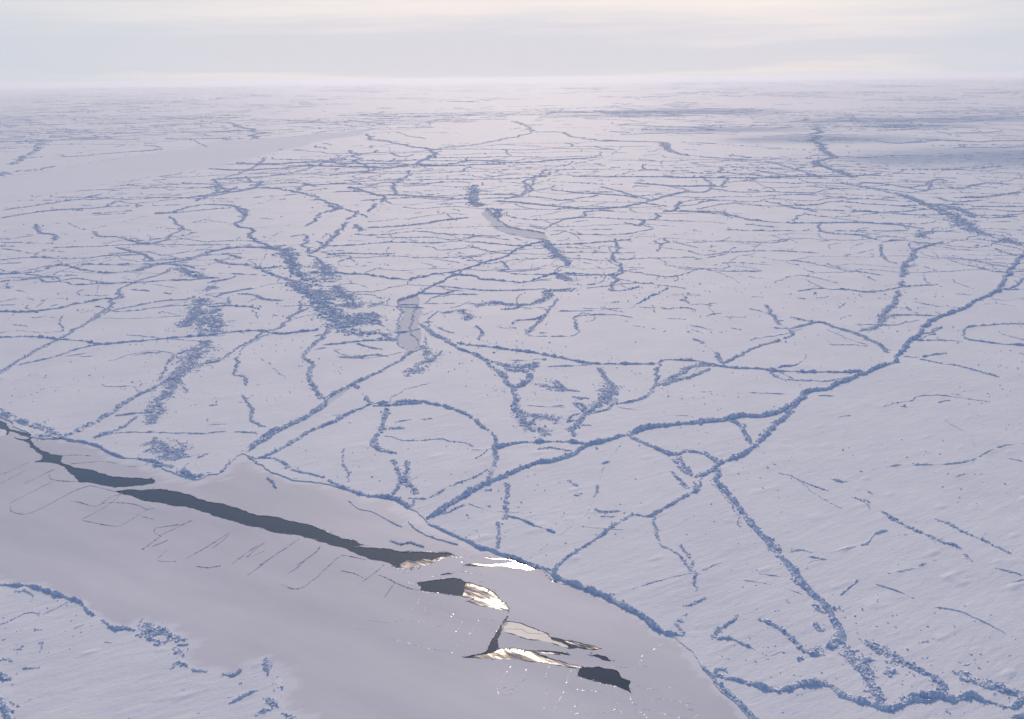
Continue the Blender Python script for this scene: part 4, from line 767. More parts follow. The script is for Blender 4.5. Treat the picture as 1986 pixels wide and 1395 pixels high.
FLOES = [
('largest floe, smooth and wind streaked, filling the right side below the tall dark ridge','309.2,737.3'),
('broad five sided floe with a few dark hummocks below the main ridge','55.8,712.6'),
('long floe pinched between the wide rubble ridge and the refrozen crack','163.9,640.3'),
('oval floe ringed by ridges just under the main ridge','163.5,812.9'),
('small rounded floe under the oval floe','149.6,749.5'),
('small lens shaped floe between two dark ridges left of the main ridge','2.2,774.4'),
('right half of the half round floe under the arched ridge','-46.8,812.8'),
('left half of the half round floe, reaching down to the grey lead','-150.7,767.1'),
('narrow strip of floe between two parallel ridges beside the grey lead','-46.7,690.6'),
('slim wedge of floe between the long straight ridge and the slanting ridge','-196.8,823.9'),
('floe of clean snow above the arched ridge','-76.3,991.0'),
('floe inside the rubble triangle','53.3,968.2'),
('floe lying along the top of the main ridge','140.6,868.6'),
('floe under the rubble lined arch','336.9,1086.5'),
('small floe between the rubble arch and the tall dark ridge','439.0,1178.1'),
('great pale middle floe right of centre, almost free of rubble','359.8,1393.6'),
('floe right of the tall dark ridge at the right edge','663.6,1414.2'),
('tongue shaped floe at the right edge inside the thin looping ridge','570.2,1142.3'),
('floe at the left edge under the stepped low ridge','-673.2,1409.9'),
('smooth floe left of the rubble column','-470.1,1258.7'),
('big plain floe at the left edge above the upper shore of the grey lead','-444.7,985.9'),
('floe right of the diagonal rubble ridge','-294.6,945.8'),
('floe between the zigzag blocks and the hook shaped ridge','-231.1,960.7'),
('floe between the hook shaped ridge and the curved frozen lead','-188.4,1033.4'),
('floe right of the rubble column, above the long level ridge at left','-331.5,1266.8'),
('triangular floe at the left edge above the long level ridge','-607.8,1223.3'),
('pointed floe at the northern tip of the grey lead','-262.3,800.3'),
('floe along the right shore of the lead below its hairline ridge','89.6,530.9'),
('floe above the hairline ridge on the right shore','64.7,587.8'),
('floe touching the shore above the bright glint','18.7,619.2'),
('small corner floe left of the upright row of blocks','-31.4,645.1'),
('floe above the dark bottom ridge, right of the end of the lead','133.5,472.2'),
('floe cut by the bottom edge under the bottom ridge','134.4,424.4'),
('lower right floe between the trailing blocks and the chain of hummocks','227.1,491.1'),
('small wedge of floe enclosed by rubble near the lower right corner','198.9,447.2'),
('snowy floe in the lower left corner below the grey lead','-223.3,459.5'),
]
PACK = '-893,2514 -188,4169 783,2991 197.6,1809.7 -590.5,1921.5 1043.2,2349.1 -899.5,1942.0 -224.4,1460.0 -9.1,1528.0 75.0,1308.0 -842,4262 1826,5907 -3032,8757 707.5,1670.0 -725.8,1756.8 -200.5,2028.6 1895,3873 -1644,3624'
SHADED = [
'1156,3487 1328,3746 1484,3683 1738,3965 2089,4118 2595,4205 2174,3510 1781,3499 1588,3470 1329,3289 1186,3306',
'1017,4847 1226,5110 1495,5093 1732,5263 1981,5301 1852,5075 1629,4812 1407,4644 1112,4627',
'2040,6211 2327,6393 2811,6203 2599,5968 2180,5841',
'1783,6939 2259,7284 2548,7374 2923,7010 3913,6999 3624,6475 2896,6658 2591,6793 2110,6798',
'748,5634 888,5903 1232,6045 1488,6217 1769,6039 1778,5718 1380,5760 1055,5668',
'706,8599 1711,9666 2484,9922 2314,9239 1511,8530 893,8210',
]

# ------------------------------------------------------------------ the ice cover: one polar grid, cut along the surveyed lines into floes
PX = 0.0012
v_rows = np.arange(-0.385, 0.275, PX)                              # about one row per pixel
t_rows = np.tan(PITCH - np.arctan(v_rows))
t_rows = np.concatenate([[0.0040, 0.0046, 0.0054, 0.0064], t_rows[t_rows > 0.0075][::-1]])                             # far to near
t_rows = np.concatenate([t_rows, [0.80, 0.95, 1.3, 2.0, 4.0]])
s_cols = np.concatenate([[-4, -2.2, -1.4, -1.0, -0.8, -0.7], np.arange(-0.645, 0.6451, PX), [0.7, 0.8, 1.0, 1.4, 2.2, 4]])
y_rows = H / t_rows
NR, NC = len(t_rows), len(s_cols)
GX = s_cols[None, :] * y_rows[:, None]; GY = np.repeat(y_rows[:, None], NC, 1)
def to_idx(p):
    s = p[:, 0] / p[:, 1]; t = H / p[:, 1]
    return np.interp(s, s_cols, np.arange(NC)), np.interp(t, t_rows, np.arange(NR))
CX = (GX[1:, 1:] + GX[:-1, :-1]) / 2; CY = (GY[1:, 1:] + GY[:-1, :-1]) / 2
def inside(poly):
    res = np.zeros(CX.shape, bool)
    ci, ri = to_idx(np.stack([poly[:, 0], np.maximum(poly[:, 1], 30)], 1))
    c0, c1 = max(int(ci.min()) - 1, 0), min(int(ci.max()) + 2, NC - 1); r0, r1 = max(int(ri.min()) - 1, 0), min(int(ri.max()) + 2, NR - 1)
    X, Y = CX[r0:r1, c0:c1], CY[r0:r1, c0:c1]; w = np.zeros(X.shape, bool)
    q = np.roll(poly, -1, 0)
    for (x1, y1), (x2, y2) in zip(poly, q):
        if y1 == y2: continue
        cond = ((y1 > Y) != (y2 > Y))
        w ^= cond & (X < (x2 - x1) * (Y - y1) / (y2 - y1) + x1)
    res[r0:r1, c0:c1] = w; return res
nilas_poly = roughen(P(NILAS), 0.10, True, 4, 3)
water_polys = [roughen(P(s), 0.11, True, 5, 40 + i, 0.0018) for i, s in enumerate(WATER)]
lead_polys = [roughen(P(s), 0.07, True, 3, 70 + i) for i, (l, s) in enumerate(LEADS)]
lab = np.full(CX.shape, -1, np.int32)
is_n = inside(nilas_poly); is_w = np.zeros_like(is_n)
for wp in water_polys: is_w |= inside(wp)
NIL, WAT, PCK, LD0, FL0 = 900, 901, 902, 910, 0
lab[is_n] = NIL
for i, lp in enumerate(lead_polys): lab[inside(lp) & (lab == -1)] = LD0 + i
lab[is_w & is_n] = WAT
fixed = lab >= 0
# surveyed ridges are the walls between floes
wall = np.zeros(CX.shape, bool)
def draw(p, wdt):
    d = np.hypot(*(p[1:] - p[:-1]).T)
    for a, b, l in zip(p[:-1], p[1:], d):
        n = int(l / (0.0009 * (dist_of((a + b) / 2)))) + 2
        q = a + (b - a) * np.linspace(0, 1, n)[:, None]
        q = q[q[:, 1] > 60]
        if not len(q): continue
        c, r_ = to_idx(q); c = c.astype(int); r_ = r_.astype(int)
        for dc in range(-wdt, wdt + 1):
            for dr in range(-wdt, wdt + 1):
                wall[np.clip(r_ + dr, 0, NR - 2), np.clip(c + dc, 0, NC - 2)] = True
for l_, k_, w_, h_, g_, lines in RIDGES:
    for s in lines: draw(P(s), 2)
for k_, w_, h_, g_, s in SMALL:
    draw(P(s), 1)
def flood(lab, blocked):
    for _ in range(900):
        n0 = lab.copy()
        for sl_t, sl_f in (((slice(1, None), slice(None)), (slice(None, -1), slice(None))), ((slice(None, -1), slice(None)), (slice(1, None), slice(None))),
                           ((slice(None), slice(1, None)), (slice(None), slice(None, -1))), ((slice(None), slice(None, -1)), (slice(None), slice(1, None)))):
            t, f = n0[sl_t], lab[sl_f]
            m = (t == -1) & (f >= 0) & (f < NIL) & ~blocked[sl_t]
            m |= (t == -1) & (f == PCK) & ~blocked[sl_t]
            t[m] = f[m]
        if (n0 == lab).all(): break
        lab = n0
    return lab
for i, (l, s) in enumerate(FLOES):
    c, r_ = to_idx(P(s)); r0, c0 = int(r_[0]), int(c[0])
    sub = lab[r0 - 2:r0 + 3, c0 - 2:c0 + 3]; sub[sub == -1] = FL0 + i
for p in P(PACK):
    c, r_ = to_idx(p[None]); r0, c0 = int(r_[0]), int(c[0])
    sub = lab[r0 - 2:r0 + 3, c0 - 2:c0 + 3]; sub[sub == -1] = PCK
lab[:120][lab[:120] == -1] = PCK
lab = flood(lab, wall)
lab = flood(lab, np.zeros_like(wall))
lab[lab == -1] = PCK
# pull the vertices of the lead's and the water's edges onto the surveyed shore lines
VXI, VYI = np.meshgrid(np.arange(NC, dtype=float), np.arange(NR, dtype=float))
cls = np.where(lab == WAT, 2, np.where(lab == NIL, 1, np.where((lab >= LD0) & (lab < LD0 + 9), 3, 0)))
pad = np.pad(cls, 1, mode='edge')
c4 = np.stack([pad[:-1, :-1], pad[:-1, 1:], pad[1:, :-1], pad[1:, 1:]])
edge = c4.min(0) != c4.max(0)
er, ec = np.nonzero(edge)
segs_a, segs_b = [], []
for poly in [nilas_poly] + water_polys + lead_polys:
    pp = np.stack([poly[:, 0], np.maximum(poly[:, 1], 60)], 1)
    ci, ri = to_idx(pp); q = np.stack([ci, ri], 1); segs_a.append(q); segs_b.append(np.roll(q, -1, 0))
A, B = np.vstack(segs_a), np.vstack(segs_b); AB = B - A; L2 = (AB ** 2).sum(1) + 1e-9
for k in range(0, len(er), 400):
    pt = np.stack([ec[k:k + 400], er[k:k + 400]], 1).astype(float)
    d = pt[:, None, :] - A[None]
    t = np.clip((d * AB[None]).sum(2) / L2[None], 0, 1)
    near = A[None] + t[..., None] * AB[None]
    dd = ((pt[:, None, :] - near) ** 2).sum(2); j = dd.argmin(1); ii = np.arange(len(pt))
    ok = dd[ii, j] < 1.0
    VXI[er[k:k + 400][ok], ec[k:k + 400][ok]] = near[ii, j, 0][ok]
    VYI[er[k:k + 400][ok], ec[k:k + 400][ok]] = near[ii, j, 1][ok]
S = np.interp(VXI, np.arange(NC), s_cols); Tt = np.interp(VYI, np.arange(NR), t_rows)
GY = H / Tt; GX = S * GY
# wind-carved relief, faded where the grid is too coarse to carry it
cw, sw = math.cos(WIND), math.sin(WIND)
def relief(x, y):
    cell = np.maximum(y * PX, y * y / H * PX * 1.3)
    u, v = x * cw + y * sw, -x * sw + y * cw
    f = lambda lam: np.exp(-(cell / lam * 1.6) ** 2)
    z = 0.42 * (fbm(u / 34, v / 9, 1, 3) - 0.5) * f(9) + 1.0 * (fbm(u / 120, v / 60, 5, 3) - 0.5) * f(40) + 0.24 * (fbm(u / 9, v / 3.2, 9, 2) - 0.5) * f(3.2)
    pits = np.maximum(fbm(u / 22, v / 10, 21, 2) - 0.72, 0) * 3.2 * f(10)
    return 0.35 + z + pits
GZ = relief(GX, GY)
BASE = -0.9
def cut(region_mask, name, z, material, skirt=True, smooth=True):
    r_, c_ = np.nonzero(region_mask)
    q = np.stack([r_ * NC + c_, (r_ + 1) * NC + c_, (r_ + 1) * NC + c_ + 1, r_ * NC + c_ + 1], 1)
    used, inv = np.unique(q.ravel(), return_inverse=True); Fq = inv.reshape(-1, 4)
    V = np.stack([GX.ravel()[used], GY.ravel()[used], z.ravel()[used] if isinstance(z, np.ndarray) else np.full(len(used), z)], 1)
    if skirt:
        e = np.vstack([Fq[:, [0, 1]], Fq[:, [1, 2]], Fq[:, [2, 3]], Fq[:, [3, 0]]])
        key = np.sort(e, 1); k = key[:, 0].astype(np.int64) * len(V) + key[:, 1]
        _, first, cnt = np.unique(k, return_index=True, return_counts=True)
        be = e[first[cnt == 1]]
        bu, binv = np.unique(be.ravel(), return_inverse=True); bi = binv.reshape(-1, 2) + len(V)
        VB = V[bu].copy(); VT = VB.copy(); VB[:, 2] = BASE
        ti = bi + len(VB)
        side = np.stack([ti[:, 1], ti[:, 0], bi[:, 0], bi[:, 1]], 1)
        V = np.vstack([V, VB, VT]); Fq = np.vstack([Fq, side])
    # the floe's own origin sits in its middle
    o = obj(name, V, Fq, material, None, smooth)
    return o
water = obj('sea_water', [(-90000, -3000, -0.62), (90000, -3000, -0.62), (90000, 85000, -0.62), (-90000, 85000, -0.62)], [(0, 1, 2, 3)], WATER_M)
tag(water, 'dark open sea water showing through the cracks in the young ice', kind='structure')
pack = tag(cut(lab == PCK, 'pack_ice', GZ, SNOW), 'snow covered pack ice stretching to the horizon', kind='structure')
n_il = bpy.data.objects.new('young_ice', None); COL.objects.link(n_il)
sheet = cut(lab == NIL, 'ice_sheet', -0.36, NILAS_M); sheet.parent = n_il
co = np.empty(len(sheet.data.vertices) * 3, np.float32); sheet.data.vertices.foreach_get('co', co); co = co.reshape(-1, 3)
na = P(NILAS); nb_ = np.roll(na, -1, 0); ok_ = (na[:, 1] > 100) & (na[:, 1] < 3000); na, nb_ = na[ok_], nb_[ok_]
nab = nb_ - na; nl2 = (nab ** 2).sum(1) + 1e-6; dsh = np.empty(len(co))
for k in range(0, len(co), 20000):
    pt = co[k:k + 20000, :2]
    tt = np.clip(((pt[:, None] - na[None]) * nab[None]).sum(2) / nl2[None], 0, 1)
    dsh[k:k + 20000] = np.sqrt(((pt[:, None] - na[None] - tt[..., None] * nab[None]) ** 2).sum(2)).min(1)
reach = 4 + 40 * fbm(co[:, 0] / 90, co[:, 1] / 90, 66, 2)
att = sheet.data.attributes.new('snow_cover', 'FLOAT', 'POINT')
att.data.foreach_set('value', (np.clip(1 - dsh / reach, 0, 1) * 0.52).astype(np.float32))
tag(n_il, 'smooth grey sheet of young ice filling the wide lead across the lower left', 'young ice')
for i, (l, s) in enumerate(LEADS):
    m = lab == LD0 + i
    if m.any(): tag(cut(m, 'frozen_lead', -0.10, LEAD_GREY if i else LEAD_M), l, 'frozen lead', 'refrozen leads')
for i, (l, s) in enumerate(FLOES):
    m = lab == FL0 + i
    if m.sum() > 30: tag(cut(m, 'ice_floe', GZ, SNOW), l, 'ice floe', 'snow covered ice floes')

# ------------------------------------------------------------------ rubble: piled blocks and ridges
CUBE = np.array([(-1, -1, -1), (1, -1, -1), (1, 1, -1), (-1, 1, -1), (-1, -1, 1), (1, -1, 1), (1, 1, 1), (-1, 1, 1)]) * 0.5
CF = np.array([(0, 3, 2, 1), (4, 5, 6, 7), (0, 1, 5, 4), (1, 2, 6, 5), (2, 3, 7, 6), (3, 0, 4, 7)])
def blocks(centres, size, rng, tilt=0.7):
    """tilted angular ice slabs"""
    n = len(centres)
    if n == 0: return np.zeros((0, 3)), np.zeros((0, 4), int)
    c = np.repeat(CUBE[None], n, 0) + rng.uniform(-0.17, 0.17, (n, 8, 3))
    sc = np.stack([rng.uniform(0.9, 1.7, n), rng.uniform(0.6, 1.1, n), rng.uniform(0.35, 0.9, n)], 1) * size[:, None]
    c = c * sc[:, None, :]
    ya, ta, tb = rng.uniform(0, 6.283, n), rng.normal(0, tilt, n) * 0.8, rng.normal(0, tilt, n) * 0.5
    def rot(a, i, j):
        ca, sa = np.cos(a)[:, None], np.sin(a)[:, None]
        p, q = c[:, :, i].copy(), c[:, :, j].copy()
        c[:, :, i] = p * ca - q * sa; c[:, :, j] = p * sa + q * ca
    rot(ta, 0, 2); rot(tb, 1, 2); rot(ya, 0, 1)
    V = (c + centres[:, None, :]).reshape(-1, 3)
    Fq = (CF[None] + (np.arange(n) * 8)[:, None, None]).reshape(-1, 4)
    return V, Fq
def resample(p, step):
    d = np.hypot(*(p[1:] - p[:-1]).T); s = np.concatenate([[0], np.cumsum(d)])
    n = max(int(s[-1] / step) + 1, 4); q = np.linspace(0, s[-1], n)
    return np.stack([np.interp(q, s, p[:, 0]), np.interp(q, s, p[:, 1])], 1), s[-1]
def ridge_mesh(line, kind, w, h, gap, seed, boost=True):
    r = np.random.default_rng(seed)
    p = roughen(smooth_line(line), 0.19 if kind != 'D' else 0.12, False, 3, seed)
    p = p[p[:, 1] > 260] if (p[:, 1] < 260).any() else p
    if len(p) < 2: return (np.zeros((0, 3)), np.zeros((0, 4), int)), (np.zeros((0, 3)), np.zeros((0, 4), int))
    dm = float(np.median(dist_of(p)))
    if w < 12: w = w * 0.84
    if boost and dm > 900: h = h * min(1.9, (dm / 950) ** 0.65)
    step = float(np.clip(dm * 0.0009, 0.5, 9))
    p, length = resample(p, step)
    n = len(p)
    tan = np.gradient(p, axis=0); tan /= np.hypot(tan[:, 0], tan[:, 1])[:, None] + 1e-9
    nor = np.stack([-tan[:, 1], tan[:, 0]], 1)
    s = np.linspace(0, length, n)
    lam = max(3.5 * w, 8)
    wm = w * (0.30 + 0.75 * vnoise(s / lam, s * 0 + seed % 97, 3) + 0.45 * vnoise(s / (0.25 * lam), s * 0 + seed % 61, 13))
    hm = h * (0.40 + 0.60 * vnoise(s / (lam * 0.6), s * 0 + seed % 89, 4) + 0.35 * r.random(n))
    g = vnoise(s / (lam * 0.9), s * 0 + seed % 83, 6)
    keep = np.clip((g - gap) * 8 + 0.5, 0, 1) if gap > 0 else np.ones(n)
    ends = np.clip(np.minimum(s, length - s) / (1.5 * w + 1e-6), 0.15, 1)
    if kind == 'D': hm = hm * np.clip(vnoise(s / 11, s * 0 + seed % 71, 12) * 1.7 - 0.2, 0.2, 1.15)
    if h < 2.6 and kind != 'D': hm = hm * np.clip(0.30 + 1.25 * vnoise(s / max(6.0, 4 * step), s * 0 + seed % 53, 22), 0.3, 1.3)
    hm = hm * ends * keep; wm = wm * (0.5 + 0.5 * ends)
    K = 9 if (kind == 'F' or w > 12) else 7
    u = np.linspace(-1, 1, K)
    rr = r.random((n, K)); zn = r.random((n, K))
    if kind == 'F': prof = (1 - np.abs(u) ** 6)[None] * (0.12 + 0.88 * zn ** 1.2 if h > 1.3 else 0.45 * zn ** 1.4)
    elif kind == 'B': prof = ((1 - np.abs(u) ** 1.6) * 0.75)[None] * (0.15 + 1.1 * zn)
    elif kind == 'D': prof = ((1 - np.abs(u) ** 1.3))[None] * (0.8 + 0.3 * zn)
    else: prof = ((1 - np.abs(u) ** 1.4))[None] * (0.62 + 0.6 * zn)
    if kind == 'F' or (kind == 'B' and w > 11):
        su = np.repeat(s[:, None], K, 1); uu_ = u[None] * wm[:, None] * 0.5
        pm = fbm(su / (0.5 * w + 3) + seed, uu_ / (0.3 * w + 2) + seed, 17, 3)
        prof = prof * np.clip((pm - (0.45 if kind == 'F' else 0.38)) * 7, 0.0, 1)
    prof[:, 0] = prof[:, -1] = 0
    off = u[None] * wm[:, None] * 0.5 + (rr - 0.5) * wm[:, None] * (0.5 / K)
    X = p[:, 0, None] + nor[:, 0, None] * off + tan[:, 0, None] * (r.random((n, K)) - .5) * step * 0.6
    Y = p[:, 1, None] + nor[:, 1, None] * off + tan[:, 1, None] * (r.random((n, K)) - .5) * step * 0.6
    Z0 = relief(X, np.maximum(Y, 100)) - 0.10
    Z = Z0 + prof * hm[:, None]
    Z[:, 0] = Z[:, -1] = BASE + 0.1
    V = np.stack([X, Y, Z], 2).reshape(-1, 3)
    i = (np.arange(n - 1)[:, None] * K + np.arange(K - 1)[None]).ravel()
    Fq = np.stack([i, i + K, i + K + 1, i + 1], 1)
    berm = (V, Fq); blk = (np.zeros((0, 3)), np.zeros((0, 4), int))
    # blocks
    if kind != 'D' or dm < 900:
        smin = dm * 0.0005
        b0 = max(0.23 * h + 0.20, smin)
        dens = {'R': 0.34, 'B': 0.42, 'F': 0.34, 'D': 0.04}[kind] / (b0 * b0) * 0.9
        nb = int(min(length * w * dens, 16000))
        if nb:
            f = r.random(nb) * (n - 1.001); k = f.astype(int)
            ok = r.random(nb) < (keep[k] * 0.94 + 0.06)
            f, k = f[ok], k[ok]; nb = len(f); fr = (f - k)[:, None]
            if kind == 'F': uu = np.where(r.random(nb) < 0.75, r.uniform(-1.0, 1.0, nb), np.clip(r.normal(0, 1.0, nb), -2.4, 2.4)) if h > 1.3 else np.clip(r.normal(0, 0.7, nb), -2.2, 2.2)
            elif kind == 'B': uu = np.clip(r.normal(0, 0.62, nb), -2.2, 2.2)
            else: uu = np.clip(r.normal(0, 0.46, nb), -1.5, 1.5)
            if kind == 'F' or (kind == 'B' and w > 11):
                pm = fbm(s[k] / (0.5 * w + 3) + seed, uu * wm[k] * 0.5 / (0.3 * w + 2) + seed, 17, 3)
                ok = pm > (0.47 if kind == 'F' else 0.41) + r.uniform(-0.10, 0.06, nb)
                k, fr, uu = k[ok], fr[ok], uu[ok]; nb = len(k)
            c = p[k] * (1 - fr) + p[k + 1] * fr + nor[k] * (uu * wm[k] * 0.5)[:, None]
            hh = np.interp(np.abs(uu), [0, 1, 1.5], [0.75, 0.10, 0.0]) * hm[k]
            size = np.minimum(b0 * np.exp(r.normal(-0.25, 0.60, nb)), 0.85 * h + 0.5)
            z = relief(c[:, 0], c[:, 1]) - 0.1 + hh * r.uniform(0.4, 1.0, nb) + size * 0.12
            vb, fb = blocks(np.stack([c[:, 0], c[:, 1], z], 1), size * (1.15 if kind == 'F' else 1.0), r, 0.6)
            blk = (vb, fb)
    return berm, blk
def join(parts):
    Vs, Fs, n = [], [], 0
    for v, f in parts:
        if len(v) == 0: continue
        Vs.append(v); Fs.append(f + n); n += len(v)
    return np.vstack(Vs), np.vstack(Fs)
for i, (l, kind, w, h, gap, lines) in enumerate(RIDGES):
    drift = kind == 'D'
    pts0 = P(lines[0]); at = pts0[len(pts0) // 2]
    root = bpy.data.objects.new('snow_drift' if drift else 'pressure_ridge', None); COL.objects.link(root)
    root.location = (at[0], at[1], 0.0); off = np.array([at[0], at[1], 0.0])
    tag(root, l, 'snow drift' if drift else 'pressure ridge', 'pressure ridges between the floes')
    loose = []
    for j, s in enumerate(lines):
        (bv, bf), blk = ridge_mesh(P(s), kind, w, h, gap, 100 + i * 7 + j)
        if len(bv): obj('drift_crest' if drift else 'rubble_berm', bv - off, bf, SNOW if drift else RUBBLE, root)
        if len(blk[0]): loose.append(blk)
    if loose:
        V, Fq = join(loose); tag(obj('loose_blocks', V - off, Fq, RUBBLE, root), kind='stuff')
V, Fq = join([q for i, (k, w, h, gap, s) in enumerate(SMALL) for q in ridge_mesh(P(s), k, w * (1.0 if P(s)[0, 1] < 1800 else 1.25), h * 1.0, gap * 0.35, 3000 + i * 3)])
tag(obj('low_rubble', V, Fq, RUBBLE), 'low broken ridgelets and rubble lines all over the pack', kind='stuff')

# rubble zones of the far pack, seen edge on as blue streaks
r = np.random.default_rng(78); parts = []; n_r = 0
while n_r < 1100:
    dep = math.radians(0.32 * math.exp(r.uniform(0, 2.45)))
    y = H / math.tan(dep); x = r.uniform(-0.62, 0.62) * y
    if fbm(np.array([x / 900.0]), np.array([y / 2600.0]), 35, 3)[0] < 0.40 + 0.16 * r.random(): continue
    c, q = to_idx(np.array([[x, y]]))
    if y < 38000 and cls[min(int(q[0]), NR - 2), min(int(c[0]), NC - 2)] != 0: continue
    d = math.hypot(y, H); ln = d * 0.012 * math.exp(r.uniform(0, 1.9)); a = r.normal(0.05, 0.35)
    pts = [np.array([x, y])]
    for k in range(5):
        a += r.normal(0, 0.4); pts.append(pts[-1] + ln / 5 * np.array([math.cos(a), math.sin(a) * 2.2]))
    parts.extend(ridge_mesh(np.array(pts), 'R', d * 0.0016 * r.uniform(0.6, 1.8), r.uniform(0.5, 1.2) * (0.9 + d / 3200), 0.25, 15000 + n_r, False)); n_r += 1
V, Fq = join(parts)
tag(obj('far_ridges', V, Fq, RUBBLE), 'faint blue ridge streaks all along the far pack', kind='stuff')
# the web of old cracks and low ridges between the small floes of the pack: jittered polygon cells
r = np.random.default_rng(77); parts = []
def web(y0, y1, cell, keep, wk, hk, seed):
    rows = int((y1 - y0) / (cell * 1.3)) + 2
    def jit(X, Y):
        return np.array([X + (vnoise(np.array([X / cell * 1.7]), np.array([Y / cell * 1.7]), seed)[0] - .5) * cell * 1.1,
                         Y + (vnoise(np.array([X / cell * 1.7]), np.array([Y / cell * 1.7]), seed + 5)[0] - .5) * cell * 1.5])
    def wanted(m):
        if m[1] < 620: return False
        dens = fbm(np.array([m[0] / (cell * 6)]), np.array([m[1] / (cell * 9)]), 91 + seed, 3)[0]
        if r.random() > keep * np.clip((dens - 0.33) * 8.0, 0.04, 1.3): return False
        c, q = to_idx(m[None]); L_ = lab[min(int(q[0]), NR - 2), min(int(c[0]), NC - 2)]
        if L_ >= NIL and L_ != PCK: return False
        return L_ == PCK or r.random() < (0.30 if m[1] < 1100 else 0.65 if m[1] < 1500 else 0.9)
    def line(p):
        ic, ir = to_idx(np.array(p))
        if (cls[np.minimum(ir.astype(int), NR - 2), np.minimum(ic.astype(int), NC - 2)] != 0).any(): return
        d = math.hypot(p[0][1], H); kd = 'R' if r.random() < 0.5 else ('B' if r.random() < 0.4 else 'D')
        parts.extend(ridge_mesh(np.array(p), kd, d * 0.0015 * wk * math.exp(r.normal(0, 0.4)), hk * r.uniform(0.45, 1.5), 0.03, int(r.integers(1, 90000)), False))
    for j in range(rows):
        yy = y0 + j * cell * 1.3; half = 0.62 * yy; run = []
        for i in range(int(2 * half / cell) + 2):
            x = -half + i * cell + (0.5 * cell if j & 1 else 0)
            a0 = jit(x, yy + (cell * 0.22 if i & 1 else -cell * 0.22))
            if wanted(a0) and len(run) < 9: run.append(a0)
            else:
                if len(run) > 1: line(run)
                run = [a0] if run and len(run) >= 9 else []
            if i & 1:
                b0 = jit(x + cell * r.uniform(-.4, .4), yy + cell * 1.1); m = (a0 + b0) / 2
                if wanted(m): line([a0, m + (r.random(2) - .5) * cell * 0.3, b0])
        if len(run) > 1: line(run)
web(640, 1900, 50, 0.80, 0.60, 1.0, 1)
web(1350, 3800, 80, 0.86, 0.62, 1.6, 2)
web(2700, 9500, 165, 0.86, 0.7, 2.6, 3)
n_r = 0
while n_r < 500:
    dep = math.radians(0.9 + 13.5 * r.uniform(0.0, 1.0) ** 1.3)
    y = H / math.tan(dep); x = r.uniform(-0.62, 0.62) * y
    if fbm(np.array([x / 260.0]), np.array([y / 700.0]), 31, 3)[0] < 0.36 + 0.2 * r.random(): continue
    c, q = to_idx(np.array([[x, y]]))
    if cls[min(int(q[0]), NR - 2), min(int(c[0]), NC - 2)] != 0: continue
    d = math.hypot(y, H); ln = d * 0.005 * math.exp(r.uniform(0, 1.8)); a = r.normal(0.05, 0.4)
    pts = [np.array([x, y])]
    for k in range(4):
        a += r.normal(0, 0.35); pts.append(pts[-1] + ln / 4 * np.array([math.cos(a), math.sin(a) * 1.6]))
    parts.extend(ridge_mesh(np.array(pts), 'R' if r.random() < .5 else 'B', max(1.4, d * 0.0012), r.uniform(0.5, 1.2) * (0.7 + d / 3500), 0.2, 5000 + n_r, False)); n_r += 1
V, Fq = join(parts)
tag(obj('distant_rubble', V, Fq, RUBBLE), 'web of thin broken ridgelets between the small floes of the distant pack', kind='stuff')
N = 7000
t = np.where(r.random(N) < 0.4, r.uniform(0.08, 0.72, N), r.uniform(0.07, 0.33, N)); y = H / t; x = r.uniform(-0.62, 0.62, N) * y
cl = fbm(x / 70, y / 70, 51, 3)
c, q = to_idx(np.stack([x, y], 1))
ok = (cls[np.minimum(q.astype(int), NR - 2), np.minimum(c.astype(int), NC - 2)] == 0) & (r.random(N) < np.clip((cl - 0.42) * 5, 0.03, 1))
x, y = x[ok], y[ok]; size = np.maximum(np.minimum(np.exp(r.normal(-0.6, 0.45, len(x))), 1.2), np.hypot(y, H) * 0.0008 * np.exp(r.normal(0, 0.3, len(x))))
V, Fq = blocks(np.stack([x, y, relief(x, y) + size * 0.12], 1), size, r, 0.5)
tag(obj('ice_hummocks', V, Fq, RUBBLE), 'small snow crusted ice lumps dotted over the floes', kind='stuff')

# ------------------------------------------------------------------ thin wet ice in the openings, rafted fingers and bright glint rims on the grey ice
def slab(name, poly, z, th, material, cell, rough=0.0, seed=0):
    """flat pane cut out on a fine grid so that its surface can carry real relief"""
    poly = roughen(poly, 0.10, True, 4, seed, 0.0018)
    me_v = np.vstack([np.c_[poly, np.full(len(poly), z)], np.c_[poly, np.full(len(poly), z - th)]])
    import bmesh
    bm = bmesh.new()
    top = [bm.verts.new(v) for v in me_v[:len(poly)]]; bot = [bm.verts.new(v) for v in me_v[len(poly):]]
    bm.faces.new(top); n = len(poly)
    for k in range(n): bm.faces.new((top[k], bot[k], bot[(k + 1) % n], top[(k + 1) % n]))
    bmesh.ops.triangulate(bm, faces=[f for f in bm.faces if len(f.verts) > 4])
    bmesh.ops.recalc_face_normals(bm, faces=bm.faces)
    me = bpy.data.meshes.new(name); bm.to_mesh(me); bm.free(); me.materials.append(material)
    o = bpy.data.objects.new(name, me); COL.objects.link(o); return o
def strip(name, pts, z, w, material, parent, seed):
    p, _ = resample(roughen(P(pts), 0.15, False, 2, seed), 0.8); n = len(p); rr = np.random.default_rng(seed)
    tn = np.gradient(p, axis=0); tn /= np.hypot(tn[:, 0], tn[:, 1])[:, None] + 1e-9; nr_ = np.stack([-tn[:, 1], tn[:, 0]], 1)
    ww = w * rr.uniform(0.4, 1.2, n)
    V = np.stack([np.c_[p + nr_ * ww[:, None] * k, np.full(n, z + (0.05 if k == 0 else 0))] for k in (-0.5, 0, 0.5)], 1).reshape(-1, 3)
    k = (np.arange(n - 1)[:, None] * 3 + np.arange(2)[None]).ravel()
    return obj(name, V, np.stack([k, k + 3, k + 4, k + 1], 1), material, parent)
